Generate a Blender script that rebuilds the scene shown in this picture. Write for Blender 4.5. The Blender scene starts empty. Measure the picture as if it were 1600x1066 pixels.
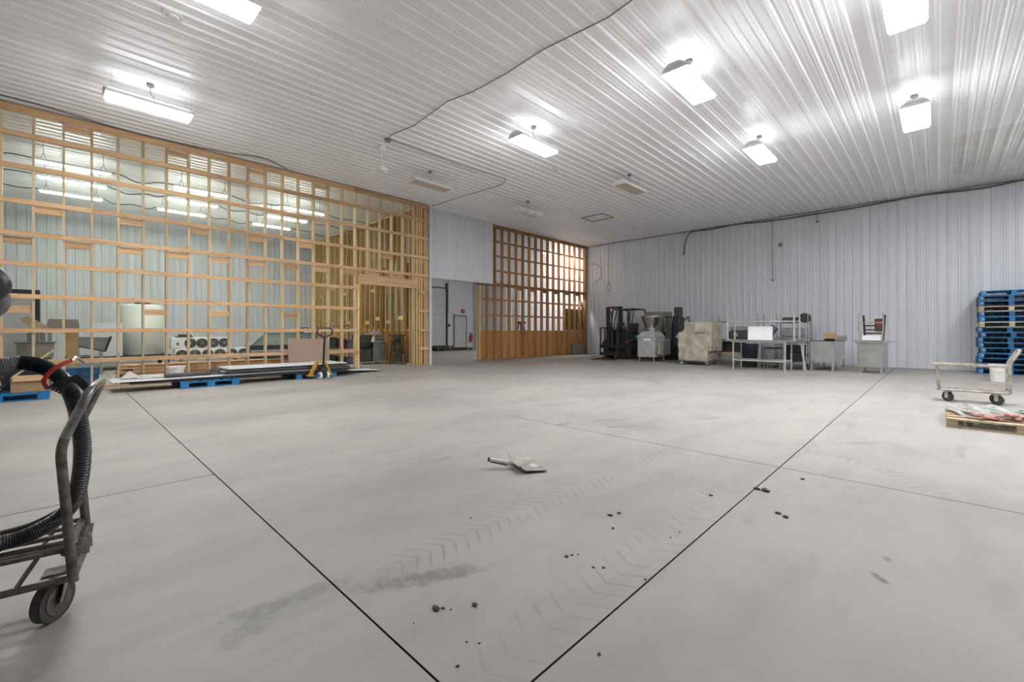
import bpy, bmesh, math, random
from mathutils import Vector, Matrix
PI = math.pi
random.seed(7)
S = bpy.context.scene
COL = S.collection

# ------------------------------------------------------------------ camera
cam_data = bpy.data.cameras.new('camera')
cam = bpy.data.objects.new('camera', cam_data)
COL.objects.link(cam)
cam.location = (0, 0, 1.2)
cam.rotation_euler = (PI / 2, 0, math.radians(44.1233 - 90))
cam_data.sensor_width = 36
cam_data.lens = 686.183 / 1600 * 36
cam_data.shift_y = -17.0 / 1600
cam_data.clip_start = 0.05
cam_data.clip_end = 200
S.camera = cam
# ------------------------------------------------------------------ world + exposure (closed hall: lamps do the lighting)
w = bpy.data.worlds.new('world')
S.world = w
w.use_nodes = True
w.node_tree.nodes['Background'].inputs[0].default_value = (0.75, 0.82, 0.9, 1)
w.node_tree.nodes['Background'].inputs[1].default_value = 0.3
S.view_settings.view_transform = 'Standard'
S.view_settings.look = 'None'
S.view_settings.gamma = 1
S.view_settings.use_curve_mapping = False
S.view_settings.exposure = 0.5
LAMP = 66.0        # emission of a lit high bay lens
UP_FILL = 9.0     # added glow strips on top of the fixtures, brighten the ceiling
TUBE = 70.0        # fluorescent tubes in the framed room
FAR_LAMP = 150.0    # the lamps of the loading bay behind the open stud wall

# room measures (metres; x along the stud partition, y along the end wall)
ZC = 5.476
XB = 18.82
YP = 12.49
YR = 12.87
YB = 21.8
XL = -4.5
YN = -5.6


# ------------------------------------------------------------------ materials
def mat(name):
    m = bpy.data.materials.new(name)
    m.use_nodes = True
    nt = m.node_tree
    return m, nt, nt.nodes['Principled BSDF']


def N(nt, t, **kw):
    n = nt.nodes.new(t)
    for k, v in kw.items():
        setattr(n, k, v)
    return n


def L(nt, a, b):
    nt.links.new(a, b)


def mth(nt, op, a, b=None, c=None):
    n = N(nt, 'ShaderNodeMath', operation=op)
    for i, v in enumerate((a, b, c)):
        if v is None:
            continue
        if isinstance(v, (int, float)):
            n.inputs[i].default_value = v
        else:
            L(nt, v, n.inputs[i])
    return n.outputs[0]


def ramp(nt, fac, stops):
    n = N(nt, 'ShaderNodeValToRGB')
    el = n.color_ramp.elements
    while len(el) < len(stops):
        el.new(0.5)
    for e, (p, c) in zip(el, stops):
        e.position = p
        e.color = c if len(c) == 4 else (*c, 1)
    L(nt, fac, n.inputs[0])
    return n.outputs[0]


def mix(nt, fac, a, b, blend='MIX'):
    n = N(nt, 'ShaderNodeMix', data_type='RGBA', blend_type=blend)
    for sock, v in ((n.inputs[0], fac), (n.inputs[6], a), (n.inputs[7], b)):
        if isinstance(v, (int, float)):
            sock.default_value = v
        elif isinstance(v, tuple):
            sock.default_value = v if len(v) == 4 else (*v, 1)
        else:
            L(nt, v, sock)
    return n.outputs[2]


def noise(nt, vec, scale, detail=4, rough=0.55):
    n = N(nt, 'ShaderNodeTexNoise')
    n.inputs['Scale'].default_value = scale
    n.inputs['Detail'].default_value = detail
    n.inputs['Roughness'].default_value = rough
    if vec is not None:
        L(nt, vec, n.inputs['Vector'])
    return n.outputs['Fac']


def mapping(nt, vec, scale=(1, 1, 1), loc=(0, 0, 0), rot=(0, 0, 0)):
    n = N(nt, 'ShaderNodeMapping')
    n.inputs['Scale'].default_value = scale
    n.inputs['Location'].default_value = loc
    n.inputs['Rotation'].default_value = rot
    L(nt, vec, n.inputs['Vector'])
    return n.outputs[0]


def bump(nt, b, h, strength=0.2, dist=0.01):
    n = N(nt, 'ShaderNodeBump')
    n.inputs['Strength'].default_value = strength
    n.inputs['Distance'].default_value = dist
    L(nt, h, n.inputs['Height'])
    L(nt, n.outputs[0], b.inputs['Normal'])


def wear_mat(name, col, rough=0.5, metal=0.0, var=0.25, scale=6.0, dark=None, bumps=0.0, spec=0.5):
    """painted / plastic / metal surface with uneven tone from noise"""
    m, nt, b = mat(name)
    tc = N(nt, 'ShaderNodeTexCoord').outputs['Object']
    f = noise(nt, tc, scale, 5, 0.6)
    d = dark or tuple(c * (1 - var) for c in col)
    hi = tuple(min(1, c * (1 + var * 0.35)) for c in col)
    L(nt, ramp(nt, f, [(0.32, d), (0.68, hi)]), b.inputs['Base Color'])
    b.inputs['Roughness'].default_value = rough
    b.inputs['Metallic'].default_value = metal
    b.inputs['Specular IOR Level'].default_value = spec
    if bumps:
        bump(nt, b, noise(nt, tc, scale * 2.5, 4), bumps, 0.02)
    return m


def wood_mat(name, base, dark, axis, rough=0.75):
    m, nt, b = mat(name)
    tc = N(nt, 'ShaderNodeTexCoord').outputs['Object']
    oi = N(nt, 'ShaderNodeObjectInfo')
    sc = [16, 16, 16]
    sc[axis] = 0.9
    off = N(nt, 'ShaderNodeVectorMath', operation='ADD')
    sep = N(nt, 'ShaderNodeCombineXYZ')
    rr = mth(nt, 'MULTIPLY', oi.outputs['Random'], 37.0)
    for i in range(3):
        L(nt, rr, sep.inputs[i])
    L(nt, tc, off.inputs[0])
    L(nt, sep.outputs[0], off.inputs[1])
    v = mapping(nt, off.outputs[0], tuple(sc))
    g = noise(nt, v, 1.6, 5, 0.6)
    c = ramp(nt, g, [(0.3, dark), (0.55, base), (0.8, tuple(min(1, x * 1.18) for x in base))])
    # knots
    kv = mapping(nt, off.outputs[0], tuple(2.2 if i == axis else 9 for i in range(3)))
    vo = N(nt, 'ShaderNodeTexVoronoi')
    vo.inputs['Scale'].default_value = 1.0
    L(nt, kv, vo.inputs['Vector'])
    k = ramp(nt, vo.outputs['Distance'], [(0.06, (1, 1, 1)), (0.14, (0, 0, 0))])
    c = mix(nt, mth(nt, 'MULTIPLY', k, 0.6), c, tuple(x * 0.5 for x in dark))
    # each board its own tone
    t = ramp(nt, oi.outputs['Random'], [(0, (0.74, 0.72, 0.70)), (0.5, (1, 1, 1)), (1, (1.15, 1.13, 1.06))])
    c = mix(nt, 1.0, c, t, 'MULTIPLY')
    L(nt, c, b.inputs['Base Color'])
    b.inputs['Roughness'].default_value = rough
    b.inputs['Specular IOR Level'].default_value = 0.25
    bump(nt, b, g, 0.15, 0.003)
    return m


def emit_mat(name, col, strength):
    m, nt, b = mat(name)
    b.inputs['Base Color'].default_value = (0.9, 0.9, 0.9, 1)
    b.inputs['Emission Color'].default_value = (*col, 1)
    b.inputs['Emission Strength'].default_value = strength
    return m


def steel_panel_mat(name, col, rough=0.32, stain=0.12, axis=0, screws=False):
    m, nt, b = mat(name)
    pos = N(nt, 'ShaderNodeNewGeometry').outputs['Position']
    sc = [3.5, 3.5, 3.5]
    sc[axis] = 0.25
    f = noise(nt, mapping(nt, pos, tuple(sc)), 1.0, 4, 0.6)
    f2 = noise(nt, pos, 0.35, 3, 0.5)
    c = ramp(nt, f, [(0.3, tuple(x * (1 - stain) for x in col)), (0.65, col)])
    c = mix(nt, mth(nt, 'MULTIPLY', ramp(nt, f2, [(0.5, (0, 0, 0)), (0.75, (1, 1, 1))]), stain), c,
            (col[0] * 0.86, col[1] * 0.84, col[2] * 0.78))
    if screws:      # rows of screw heads across the sheets
        s = N(nt, 'ShaderNodeSeparateXYZ')
        L(nt, pos, s.inputs[0])
        u = mth(nt, 'FRACT', mth(nt, 'DIVIDE', mth(nt, 'ADD', s.outputs[0], 50.3), 1.22))
        v = mth(nt, 'FRACT', mth(nt, 'DIVIDE', mth(nt, 'ADD', s.outputs[1], 50.1), 0.2286))
        du = mth(nt, 'MULTIPLY', mth(nt, 'SUBTRACT', u, 0.5), 1.22)
        dv = mth(nt, 'MULTIPLY', mth(nt, 'SUBTRACT', v, 0.5), 0.2286)
        r2 = mth(nt, 'SQRT', mth(nt, 'ADD', mth(nt, 'MULTIPLY', du, du), mth(nt, 'MULTIPLY', dv, dv)))
        c = mix(nt, mth(nt, 'MULTIPLY', mth(nt, 'LESS_THAN', r2, 0.008), 0.7), c, (0.25, 0.25, 0.25))
        # yellowed sheets near the end wall, in blotches
        yz = mth(nt, 'MULTIPLY', mth(nt, 'GREATER_THAN', s.outputs[0], 13.75), mth(nt, 'LESS_THAN', s.outputs[1], -0.2))
        yz = mth(nt, 'MULTIPLY', yz, ramp(nt, noise(nt, mapping(nt, pos, (2.2, 4.4, 1)), 1.0, 3), [(0.3, (0.15, 0.15, 0.15)), (0.6, (0.5, 0.5, 0.5))]))
        c = mix(nt, yz, c, (0.62, 0.59, 0.5))
    L(nt, c, b.inputs['Base Color'])
    b.inputs['Roughness'].default_value = rough
    return m


def floor_mat():
    m, nt, b = mat('sealed_concrete')
    pos = N(nt, 'ShaderNodeNewGeometry').outputs['Position']
    s = N(nt, 'ShaderNodeSeparateXYZ')
    L(nt, pos, s.inputs[0])
    X, Y = s.outputs[0], s.outputs[1]
    big = noise(nt, pos, 0.55, 5, 0.6)
    mid = noise(nt, mapping(nt, pos, (0.7, 2.2, 1)), 1.3, 6, 0.62)
    fine = noise(nt, pos, 26, 4, 0.7)
    c = ramp(nt, big, [(0.28, (0.268, 0.25, 0.235)), (0.5, (0.345, 0.318, 0.295)), (0.75, (0.385, 0.355, 0.322))])
    c = mix(nt, mth(nt, 'MULTIPLY', ramp(nt, mid, [(0.48, (0, 0, 0)), (0.66, (1, 1, 1))]), 0.5), c, (0.258, 0.25, 0.242))
    c = mix(nt, mth(nt, 'MULTIPLY', ramp(nt, mid, [(0.22, (1, 1, 1)), (0.42, (0, 0, 0))]), 0.35), c, (0.36, 0.325, 0.28))
    c = mix(nt, mth(nt, 'MULTIPLY', ramp(nt, fine, [(0.62, (0, 0, 0)), (0.8, (1, 1, 1))]), 0.2), c, (0.15, 0.14, 0.13))
    # scuffs dragged by wheels, mostly towards the machines
    sv = noise(nt, mapping(nt, pos, (0.8, 3.4, 1), (3, 1, 0), (0, 0, 0.5)), 1.1, 5, 0.65)
    zone = ramp(nt, mth(nt, 'DIVIDE', X, 18.0), [(0.18, (0, 0, 0)), (0.32, (1, 1, 1))])
    c = mix(nt, mth(nt, 'MULTIPLY', mth(nt, 'MULTIPLY', ramp(nt, sv, [(0.6, (0, 0, 0)), (0.72, (1, 1, 1))]), zone), 0.45), c, (0.185, 0.175, 0.165))
    brk = noise(nt, pos, 5.0, 5, 0.7)
    brk2 = noise(nt, pos, 17.0, 4, 0.7)

    def step_in(v, lo, hi, soft):
        a = N(nt, 'ShaderNodeMapRange')
        L(nt, v, a.inputs[0])
        a.inputs[1].default_value = lo - soft
        a.inputs[2].default_value = lo + soft
        d = N(nt, 'ShaderNodeMapRange')
        L(nt, v, d.inputs[0])
        d.inputs[1].default_value = hi + soft
        d.inputs[2].default_value = hi - soft
        return mth(nt, 'MULTIPLY', a.outputs[0], d.outputs[0])

    def tread(u, v, half, u0, u1, period, slant, amount, colr, line=0.2):
        nonlocal c
        av = mth(nt, 'ABSOLUTE', v)
        ph = mth(nt, 'FRACT', mth(nt, 'DIVIDE', mth(nt, 'ADD', mth(nt, 'ADD', u, 40.0), mth(nt, 'MULTIPLY', av, slant)), period))
        ln = mth(nt, 'LESS_THAN', ph, line)
        msk = mth(nt, 'MULTIPLY', step_in(v, -half, half, 0.025), step_in(u, u0, u1, 0.3))
        msk = mth(nt, 'MULTIPLY', msk, ramp(nt, brk, [(0.36, (0, 0, 0)), (0.6, (1, 1, 1))]))
        c = mix(nt, mth(nt, 'MULTIPLY', mth(nt, 'MULTIPLY', msk, ln), amount), c, colr)

    wob = mth(nt, 'MULTIPLY', mth(nt, 'SUBTRACT', big, 0.5), 0.12)
    vA = mth(nt, 'SUBTRACT', mth(nt, 'ADD', Y, wob), 1.98)
    tread(X, vA, 0.13, 1.1, 4.8, 0.085, 0.7, 0.55, (0.18, 0.17, 0.16))
    vB = mth(nt, 'SUBTRACT', mth(nt, 'ADD', Y, wob), 1.13)
    tread(X, vB, 0.15, 1.1, 4.4, 0.11, -0.55, 0.45, (0.19, 0.18, 0.17), 0.16)
    # turning arcs of tyre tread
    for (cx, cy, R, half, amt, a0, a1) in ((4.1, 1.05, 1.10, 0.10, 0.4, -1.6, 0.1), (7.6, 3.2, 2.6, 0.12, 0.3, 1.6, 3.4), (9.0, 3.6, 1.7, 0.1, 0.3, 2.2, 4.4), (4.6, 1.3, 1.75, 0.1, 0.28, -1.5, -0.3)):
        dx = mth(nt, 'SUBTRACT', X, cx)
        dy = mth(nt, 'SUBTRACT', Y, cy)
        r = mth(nt, 'SQRT', mth(nt, 'ADD', mth(nt, 'MULTIPLY', dx, dx), mth(nt, 'MULTIPLY', dy, dy)))
        an = mth(nt, 'ARCTAN2', dy, dx)
        if a1 > PI:
            an = mth(nt, 'ADD', an, mth(nt, 'MULTIPLY', mth(nt, 'LESS_THAN', an, 0.0), 2 * PI))
        tread(mth(nt, 'MULTIPLY', an, R), mth(nt, 'SUBTRACT', r, R), half, a0 * R, a1 * R, 0.09, 0.5, amt, (0.2, 0.19, 0.18), 0.45)

    # oily smears: (x, y, half length, half width, angle, strength)
    for (sx, sy, hl, hw, an, st, dk) in ((1.23, 1.79, 0.33, 0.075, -0.5, 0.62, 0.17), (0.72, 2.07, 0.3, 0.07, -0.12, 0.5, 0.2), (0.52, 1.98, 0.13, 0.07, 0.5, 0.4, 0.2),
                                         (4.47, 3.43, 0.2, 0.07, 0.2, 0.5, 0.2), (4.85, 2.83, 0.28, 0.07, -0.7, 0.5, 0.2), (2.47, 3.31, 0.18, 0.05, -0.1, 0.4, 0.2),
                                         (5.9, 0.62, 0.3, 0.07, 2.4, 0.35, 0.2), (2.76, 0.2, 0.06, 0.03, 0.8, 0.75, 0.13), (3.02, 0.19, 0.045, 0.022, 0.2, 0.6, 0.16),
                                         (5.2, 3.1, 0.35, 0.07, -0.6, 0.4, 0.22), (6.2, 2.2, 0.3, 0.08, -0.4, 0.4, 0.22), (9.5, 4.6, 0.5, 0.1, 0.7, 0.4, 0.22), (3.04, 0.86, 0.1, 0.05, 0.0, 0.3, 0.22)):
        dx = mth(nt, 'SUBTRACT', X, sx)
        dy = mth(nt, 'SUBTRACT', Y, sy)
        u = mth(nt, 'ADD', mth(nt, 'MULTIPLY', dx, math.cos(an)), mth(nt, 'MULTIPLY', dy, math.sin(an)))
        v = mth(nt, 'SUBTRACT', mth(nt, 'MULTIPLY', dy, math.cos(an)), mth(nt, 'MULTIPLY', dx, math.sin(an)))
        u = mth(nt, 'DIVIDE', u, hl)
        v = mth(nt, 'DIVIDE', v, hw)
        e = mth(nt, 'ADD', mth(nt, 'POWER', mth(nt, 'ABSOLUTE', u), 2.6), mth(nt, 'MULTIPLY', v, v))
        e = mth(nt, 'ADD', e, mth(nt, 'ADD', mth(nt, 'MULTIPLY', mth(nt, 'SUBTRACT', brk, 0.5), 2.6), mth(nt, 'MULTIPLY', mth(nt, 'SUBTRACT', brk2, 0.5), 3.0)))
        c = mix(nt, mth(nt, 'MULTIPLY', ramp(nt, e, [(0.0, (1, 1, 1)), (1.0, (0, 0, 0))]), st), c, (dk * 0.72, dk * 0.72, dk * 0.745))
    L(nt, c, b.inputs['Base Color'])
    b.inputs['Roughness'].default_value = 0.55
    b.inputs['Specular IOR Level'].default_value = 0.3
    bump(nt, b, fine, 0.08, 0.004)
    return m


M = {}
M['floor'] = floor_mat()
M['dark'] = wear_mat('joint_dirt', (0.035, 0.03, 0.028), 0.9)
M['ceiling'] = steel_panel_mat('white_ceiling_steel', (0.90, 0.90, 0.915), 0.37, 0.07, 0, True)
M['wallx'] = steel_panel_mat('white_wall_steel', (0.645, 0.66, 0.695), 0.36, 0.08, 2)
M['back'] = wear_mat('backing_board', (0.45, 0.44, 0.42), 0.8)
PINE, PINE_D = (0.60, 0.395, 0.23), (0.43, 0.255, 0.13)
M['wx'] = wood_mat('pine_x', PINE, PINE_D, 0)
M['wy'] = wood_mat('pine_y', PINE, PINE_D, 1)
M['wz'] = wood_mat('pine_z', (0.60, 0.46, 0.30), (0.46, 0.32, 0.19), 2)
M['yz'] = wood_mat('spruce_z', (0.72, 0.51, 0.25), (0.52, 0.32, 0.12), 2)
M['yb'] = wood_mat('spruce_y', (0.75, 0.56, 0.29), (0.55, 0.36, 0.15), 1)
M['oz'] = wood_mat('old_pine_z', (0.50, 0.29, 0.14), (0.33, 0.17, 0.07), 2)
M['ox'] = wood_mat('old_pine_x', (0.42, 0.22, 0.10), (0.27, 0.12, 0.05), 0)
M['ply'] = wood_mat('plywood', (0.52, 0.27, 0.105), (0.37, 0.17, 0.06), 2, 0.6)
M['plyd'] = wood_mat('plywood_dull', (0.27, 0.165, 0.085), (0.17, 0.095, 0.045), 2, 0.7)
M['pallet'] = wood_mat('pallet_wood', (0.52, 0.42, 0.28), (0.33, 0.25, 0.15), 1, 0.8)
M['blue'] = wear_mat('blue_pallet_paint', (0.013, 0.125, 0.29), 0.6, 0, 0.5, 5, (0.01, 0.05, 0.12))
M['bluev'] = wear_mat('bright_blue_paint', (0.012, 0.18, 0.42), 0.6, 0, 0.4, 5)
M['steel'] = wear_mat('stainless_steel', (0.58, 0.58, 0.57), 0.24, 1.0, 0.22, 3)
M['steelm'] = wear_mat('dull_stainless', (0.42, 0.43, 0.42), 0.36, 0.85, 0.3, 4)
M['galv'] = wear_mat('galvanised_tube', (0.58, 0.58, 0.56), 0.42, 0.6, 0.3, 8)
M['rust'] = wear_mat('rusty_tube', (0.16, 0.145, 0.13), 0.5, 0.45, 0.5, 16, (0.055, 0.038, 0.028), 0.3)
M['grip'] = wear_mat('hand_polished_steel', (0.34, 0.34, 0.33), 0.3, 0.9, 0.5, 16, (0.12, 0.11, 0.10))
M['cart'] = wear_mat('worn_cart_metal', (0.48, 0.45, 0.41), 0.5, 0.5, 0.4, 12, (0.27, 0.22, 0.17))
M['black'] = wear_mat('black_paint', (0.024, 0.025, 0.026), 0.42, 0, 0.3, 4)
M['rubber'] = wear_mat('black_rubber', (0.025, 0.024, 0.024), 0.7, 0, 0.3, 9)
M['tyre'] = wear_mat('dusty_tyre', (0.06, 0.055, 0.05), 0.85, 0, 0.4, 9)
M['hose'] = wear_mat('black_hose_plastic', (0.03, 0.031, 0.037), 0.35, 0, 0.3, 9)
M['hoseg'] = wear_mat('grey_hose_plastic', (0.15, 0.145, 0.145), 0.5, 0, 0.3, 9)
M['green'] = wear_mat('forklift_green', (0.012, 0.10, 0.075), 0.4, 0, 0.3, 4)
M['dgreen'] = wear_mat('grimy_dark_green', (0.055, 0.062, 0.05), 0.6, 0, 0.4, 6)
M['wrap'] = wear_mat('dusty_stretch_wrap', (0.50, 0.435, 0.345), 0.27, 0, 0.35, 4, None, 0.9)
M['film'] = wear_mat('clear_film_on_steel', (0.60, 0.60, 0.61), 0.22, 0.35, 0.25, 6, None, 0.8)
M['tan'] = wear_mat('tan_cardboard', (0.47, 0.31, 0.165), 0.85, 0, 0.15, 4)
M['board'] = wear_mat('brown_hardboard', (0.36, 0.25, 0.185), 0.7, 0, 0.08, 2)
M['beige'] = wear_mat('beige_paint', (0.52, 0.42, 0.29), 0.6, 0, 0.12, 4)
M['taupe'] = wear_mat('taupe_enamel', (0.26, 0.24, 0.205), 0.5, 0, 0.2, 4)
M['grey'] = wear_mat('grey_paint', (0.22, 0.23, 0.235), 0.5, 0, 0.2, 4)
M['lgrey'] = wear_mat('light_grey_sheet', (0.50, 0.51, 0.53), 0.4, 0, 0.12, 3)
M['dgrey'] = wear_mat('dark_grey_plastic', (0.07, 0.073, 0.08), 0.5, 0, 0.25, 4)
M['navy'] = wear_mat('dark_blue_steel', (0.025, 0.032, 0.045), 0.45, 0, 0.3, 4)
M['white'] = wear_mat('white_enamel', (0.80, 0.80, 0.79), 0.4, 0, 0.06, 3)
M['plastic'] = wear_mat('milky_white_plastic', (0.76, 0.765, 0.72), 0.45, 0, 0.06, 2)
M['cream'] = wear_mat('cream_lens', (0.60, 0.50, 0.38), 0.5, 0, 0.08, 4)
M['sheet'] = wear_mat('white_sheet_metal', (0.66, 0.65, 0.64), 0.35, 0, 0.14, 3)
M['sheetd'] = wear_mat('dark_sheet_metal', (0.11, 0.125, 0.14), 0.4, 0.2, 0.3, 5)
M['yellow'] = wear_mat('yellow_paint', (0.62, 0.33, 0.015), 0.45, 0, 0.25, 6)
M['red'] = wear_mat('red_plastic', (0.42, 0.03, 0.025), 0.5, 0, 0.25, 7)
M['rose'] = wear_mat('faded_red_webbing', (0.46, 0.23, 0.21), 0.8, 0, 0.3, 14)
M['strap'] = wear_mat('grey_webbing', (0.40, 0.42, 0.40), 0.8, 0, 0.35, 14)
M['brown'] = wear_mat('dark_red_vinyl', (0.09, 0.03, 0.025), 0.5, 0, 0.3, 7)
M['orange'] = wear_mat('orange_tag', (0.75, 0.16, 0.04), 0.6)
M['cable'] = wear_mat('grey_cable', (0.11, 0.11, 0.11), 0.5)
M['gcable'] = wear_mat('pale_grey_cable', (0.24, 0.24, 0.24), 0.5)
M['wire'] = wear_mat('thin_wire', (0.45, 0.45, 0.45), 0.4, 0.5)
M['pan'] = wear_mat('dusty_aluminium', (0.32, 0.305, 0.27), 0.5, 0.3, 0.35, 14, (0.2, 0.185, 0.15))
M['glass'] = wear_mat('tinted_glass', (0.30, 0.36, 0.34), 0.12, 0, 0.25, 3)
M['dirt'] = wear_mat('dry_mud', (0.045, 0.038, 0.03), 0.95, 0, 0.3, 30)
M['lens'] = emit_mat('lit_lens', (0.97, 0.985, 1.0), LAMP)
M['ceiling_fill'] = emit_mat('ceiling_fill_glow', (0.97, 0.985, 1.0), UP_FILL)
M['tube'] = emit_mat('lit_fluorescent_tube', (0.90, 1.0, 0.87), TUBE)
M['farlens'] = emit_mat('lit_bay_lens', (1.0, 0.97, 0.94), FAR_LAMP)


def poly_mat():
    m, nt, b = mat('vapour_barrier_film')
    tc = N(nt, 'ShaderNodeTexCoord').outputs['Object']
    f = noise(nt, mapping(nt, tc, (1, 1, 1.4)), 2.2, 4, 0.6)
    tr = N(nt, 'ShaderNodeBsdfTranslucent')
    tr.inputs[0].default_value = (0.86, 0.86, 0.86, 1)
    tp = N(nt, 'ShaderNodeBsdfTransparent')
    tp.inputs[0].default_value = (0.95, 0.95, 0.95, 1)
    b.inputs['Base Color'].default_value = (0.75, 0.76, 0.77, 1)
    b.inputs['Roughness'].default_value = 0.25
    bump(nt, b, f, 0.8, 0.05)
    a = N(nt, 'ShaderNodeMixShader')
    a.inputs[0].default_value = 0.5
    L(nt, b.outputs[0], a.inputs[1])
    L(nt, tr.outputs[0], a.inputs[2])
    a2 = N(nt, 'ShaderNodeMixShader')
    a2.inputs[0].default_value = 0.03
    L(nt, a.outputs[0], a2.inputs[1])
    L(nt, tp.outputs[0], a2.inputs[2])
    out = nt.nodes['Material Output']
    L(nt, a2.outputs[0], out.inputs[0])
    return m


M['poly'] = poly_mat()


# ------------------------------------------------------------------ geometry helpers
def BM():
    return bmesh.new()


def bx(bm, x0, x1, y0, y1, z0, z1, mtx=None):
    vs = [bm.verts.new((x, y, z)) for z in (z0, z1) for y in (y0, y1) for x in (x0, x1)]
    for f in ((0, 2, 3, 1), (4, 5, 7, 6), (0, 1, 5, 4), (2, 6, 7, 3), (0, 4, 6, 2), (1, 3, 7, 5)):
        bm.faces.new([vs[i] for i in f])
    if mtx is not None:
        for v in vs:
            v.co = mtx @ v.co
    return vs


def frame_of(d):
    d = Vector(d).normalized()
    up = Vector((0, 0, 1)) if abs(d.z) < 0.95 else Vector((1, 0, 0))
    a = d.cross(up).normalized()
    return a, a.cross(d).normalized(), d


def cy(bm, p0, p1, r, n=12, r2=None, cap=True):
    p0, p1 = Vector(p0), Vector(p1)
    a, b, d = frame_of(p1 - p0)
    r2 = r if r2 is None else r2
    A = [bm.verts.new(p0 + (a * math.cos(2 * PI * i / n) + b * math.sin(2 * PI * i / n)) * r) for i in range(n)]
    B = [bm.verts.new(p1 + (a * math.cos(2 * PI * i / n) + b * math.sin(2 * PI * i / n)) * r2) for i in range(n)]
    for i in range(n):
        bm.faces.new((A[i], A[(i + 1) % n], B[(i + 1) % n], B[i]))
    if cap:
        bm.faces.new(A[::-1])
        bm.faces.new(B)


def bar(bm, p0, p1, wd, th):
    """rectangular bar from p0 to p1"""
    p0, p1 = Vector(p0), Vector(p1)
    a, b, d = frame_of(p1 - p0)
    vs = []
    for p in (p0, p1):
        for sa, sb in ((-1, -1), (1, -1), (1, 1), (-1, 1)):
            vs.append(bm.verts.new(p + a * sa * wd / 2 + b * sb * th / 2))
    for i in range(4):
        bm.faces.new((vs[i], vs[(i + 1) % 4], vs[4 + (i + 1) % 4], vs[4 + i]))
    bm.faces.new(vs[3::-1])
    bm.faces.new(vs[4:8])


def spline(pts, seg=6, closed=False):
    P = [Vector(p) for p in pts]
    out = []
    n = len(P)
    rng = n if closed else n - 1
    for i in range(rng):
        p1, p2 = P[i], P[(i + 1) % n]
        p0 = P[i - 1] if (closed or i > 0) else p1 * 2 - p2
        p3 = P[(i + 2) % n] if (closed or i + 2 < n) else p2 * 2 - p1
        for k in range(seg):
            t = k / seg
            out.append(0.5 * ((2 * p1) + (p2 - p0) * t + (2 * p0 - 5 * p1 + 4 * p2 - p3) * t * t + (3 * p1 - p0 - 3 * p2 + p3) * t ** 3))
    if not closed:
        out.append(P[-1])
    return out


def fillet(pts, r, seg=4):
    """polyline with rounded corners"""
    P = [Vector(p) for p in pts]
    out = [P[0]]
    for i in range(1, len(P) - 1):
        a, b, c = P[i - 1], P[i], P[i + 1]
        u, v = (a - b), (c - b)
        k = min(r, u.length * 0.49, v.length * 0.49)
        s, e = b + u.normalized() * k, b + v.normalized() * k
        for j in range(seg + 1):
            t = j / seg
            out.append(s * (1 - t) ** 2 + b * 2 * t * (1 - t) + e * t * t)
    out.append(P[-1])
    return out


def tube(bm, pts, r, n=8, closed=False, cap=True):
    P = [Vector(p) for p in pts]
    m = len(P)
    rings = []
    prev = None
    for i in range(m):
        if closed:
            d = (P[(i + 1) % m] - P[i - 1])
        else:
            d = P[min(i + 1, m - 1)] - P[max(i - 1, 0)]
        d.normalize()
        if prev is None:
            a, b, _ = frame_of(d)
        else:
            a = (prev - d * prev.dot(d)).normalized()
            b = d.cross(a) * -1
        prev = a
        b = a.cross(d)
        rr = r(i, m) if callable(r) else r
        rings.append([bm.verts.new(P[i] + (a * math.cos(2 * PI * k / n) + b * math.sin(2 * PI * k / n)) * rr) for k in range(n)])
    for i in range(m if closed else m - 1):
        A, B = rings[i], rings[(i + 1) % m]
        for k in range(n):
            bm.faces.new((A[k], A[(k + 1) % n], B[(k + 1) % n], B[k]))
    if cap and not closed:
        bm.faces.new(rings[0][::-1])
        bm.faces.new(rings[-1])


def lathe(bm, prof, n=24, c=(0, 0, 0), mtx=None):
    rings = []
    for (r, z) in prof:
        if r < 1e-5:
            rings.append([bm.verts.new((c[0], c[1], c[2] + z))])
        else:
            rings.append([bm.verts.new((c[0] + r * math.cos(2 * PI * k / n), c[1] + r * math.sin(2 * PI * k / n), c[2] + z)) for k in range(n)])
    for A, B in zip(rings, rings[1:]):
        for k in range(n):
            a0, a1 = A[k % len(A)], A[(k + 1) % len(A)]
            b0, b1 = B[k % len(B)], B[(k + 1) % len(B)]
            f = []
            for v in (a0, a1, b1, b0):
                if v not in f:
                    f.append(v)
            if len(f) >= 3:
                bm.faces.new(f)
    if mtx is not None:
        for R in rings:
            for v in R:
                v.co = mtx @ v.co


def prism(bm, poly, axis, a, b):
    """extrude a 2-D polygon along an axis; for axis y the polygon is (x, z), for x it is (y, z), for z it is (x, y)"""
    def P(u, v, w):
        return {'x': (w, u, v), 'y': (u, w, v), 'z': (u, v, w)}[axis]
    A = [bm.verts.new(P(u, v, a)) for u, v in poly]
    B = [bm.verts.new(P(u, v, b)) for u, v in poly]
    n = len(poly)
    for i in range(n):
        bm.faces.new((A[i], A[(i + 1) % n], B[(i + 1) % n], B[i]))
    bm.faces.new(A[::-1])
    bm.faces.new(B)


def mesh_of(name, bm, m, smooth=False):
    bmesh.ops.recalc_face_normals(bm, faces=bm.faces)
    me = bpy.data.meshes.new(name)
    bm.to_mesh(me)
    bm.free()
    if smooth:
        for p in me.polygons:
            p.use_smooth = True
        try:
            me.set_sharp_from_angle(angle=0.7)
        except Exception:
            pass
    me.materials.append(M[m] if isinstance(m, str) else m)
    return me


def ob(name, me, parent=None, loc=None, rz=0.0, rot=None):
    o = bpy.data.objects.new(name, me)
    COL.objects.link(o)
    if loc is not None:
        o.location = loc
    if rot is not None:
        o.rotation_euler = rot
    elif rz:
        o.rotation_euler = (0, 0, rz)
    if parent is not None:
        o.parent = parent
    return o


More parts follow.
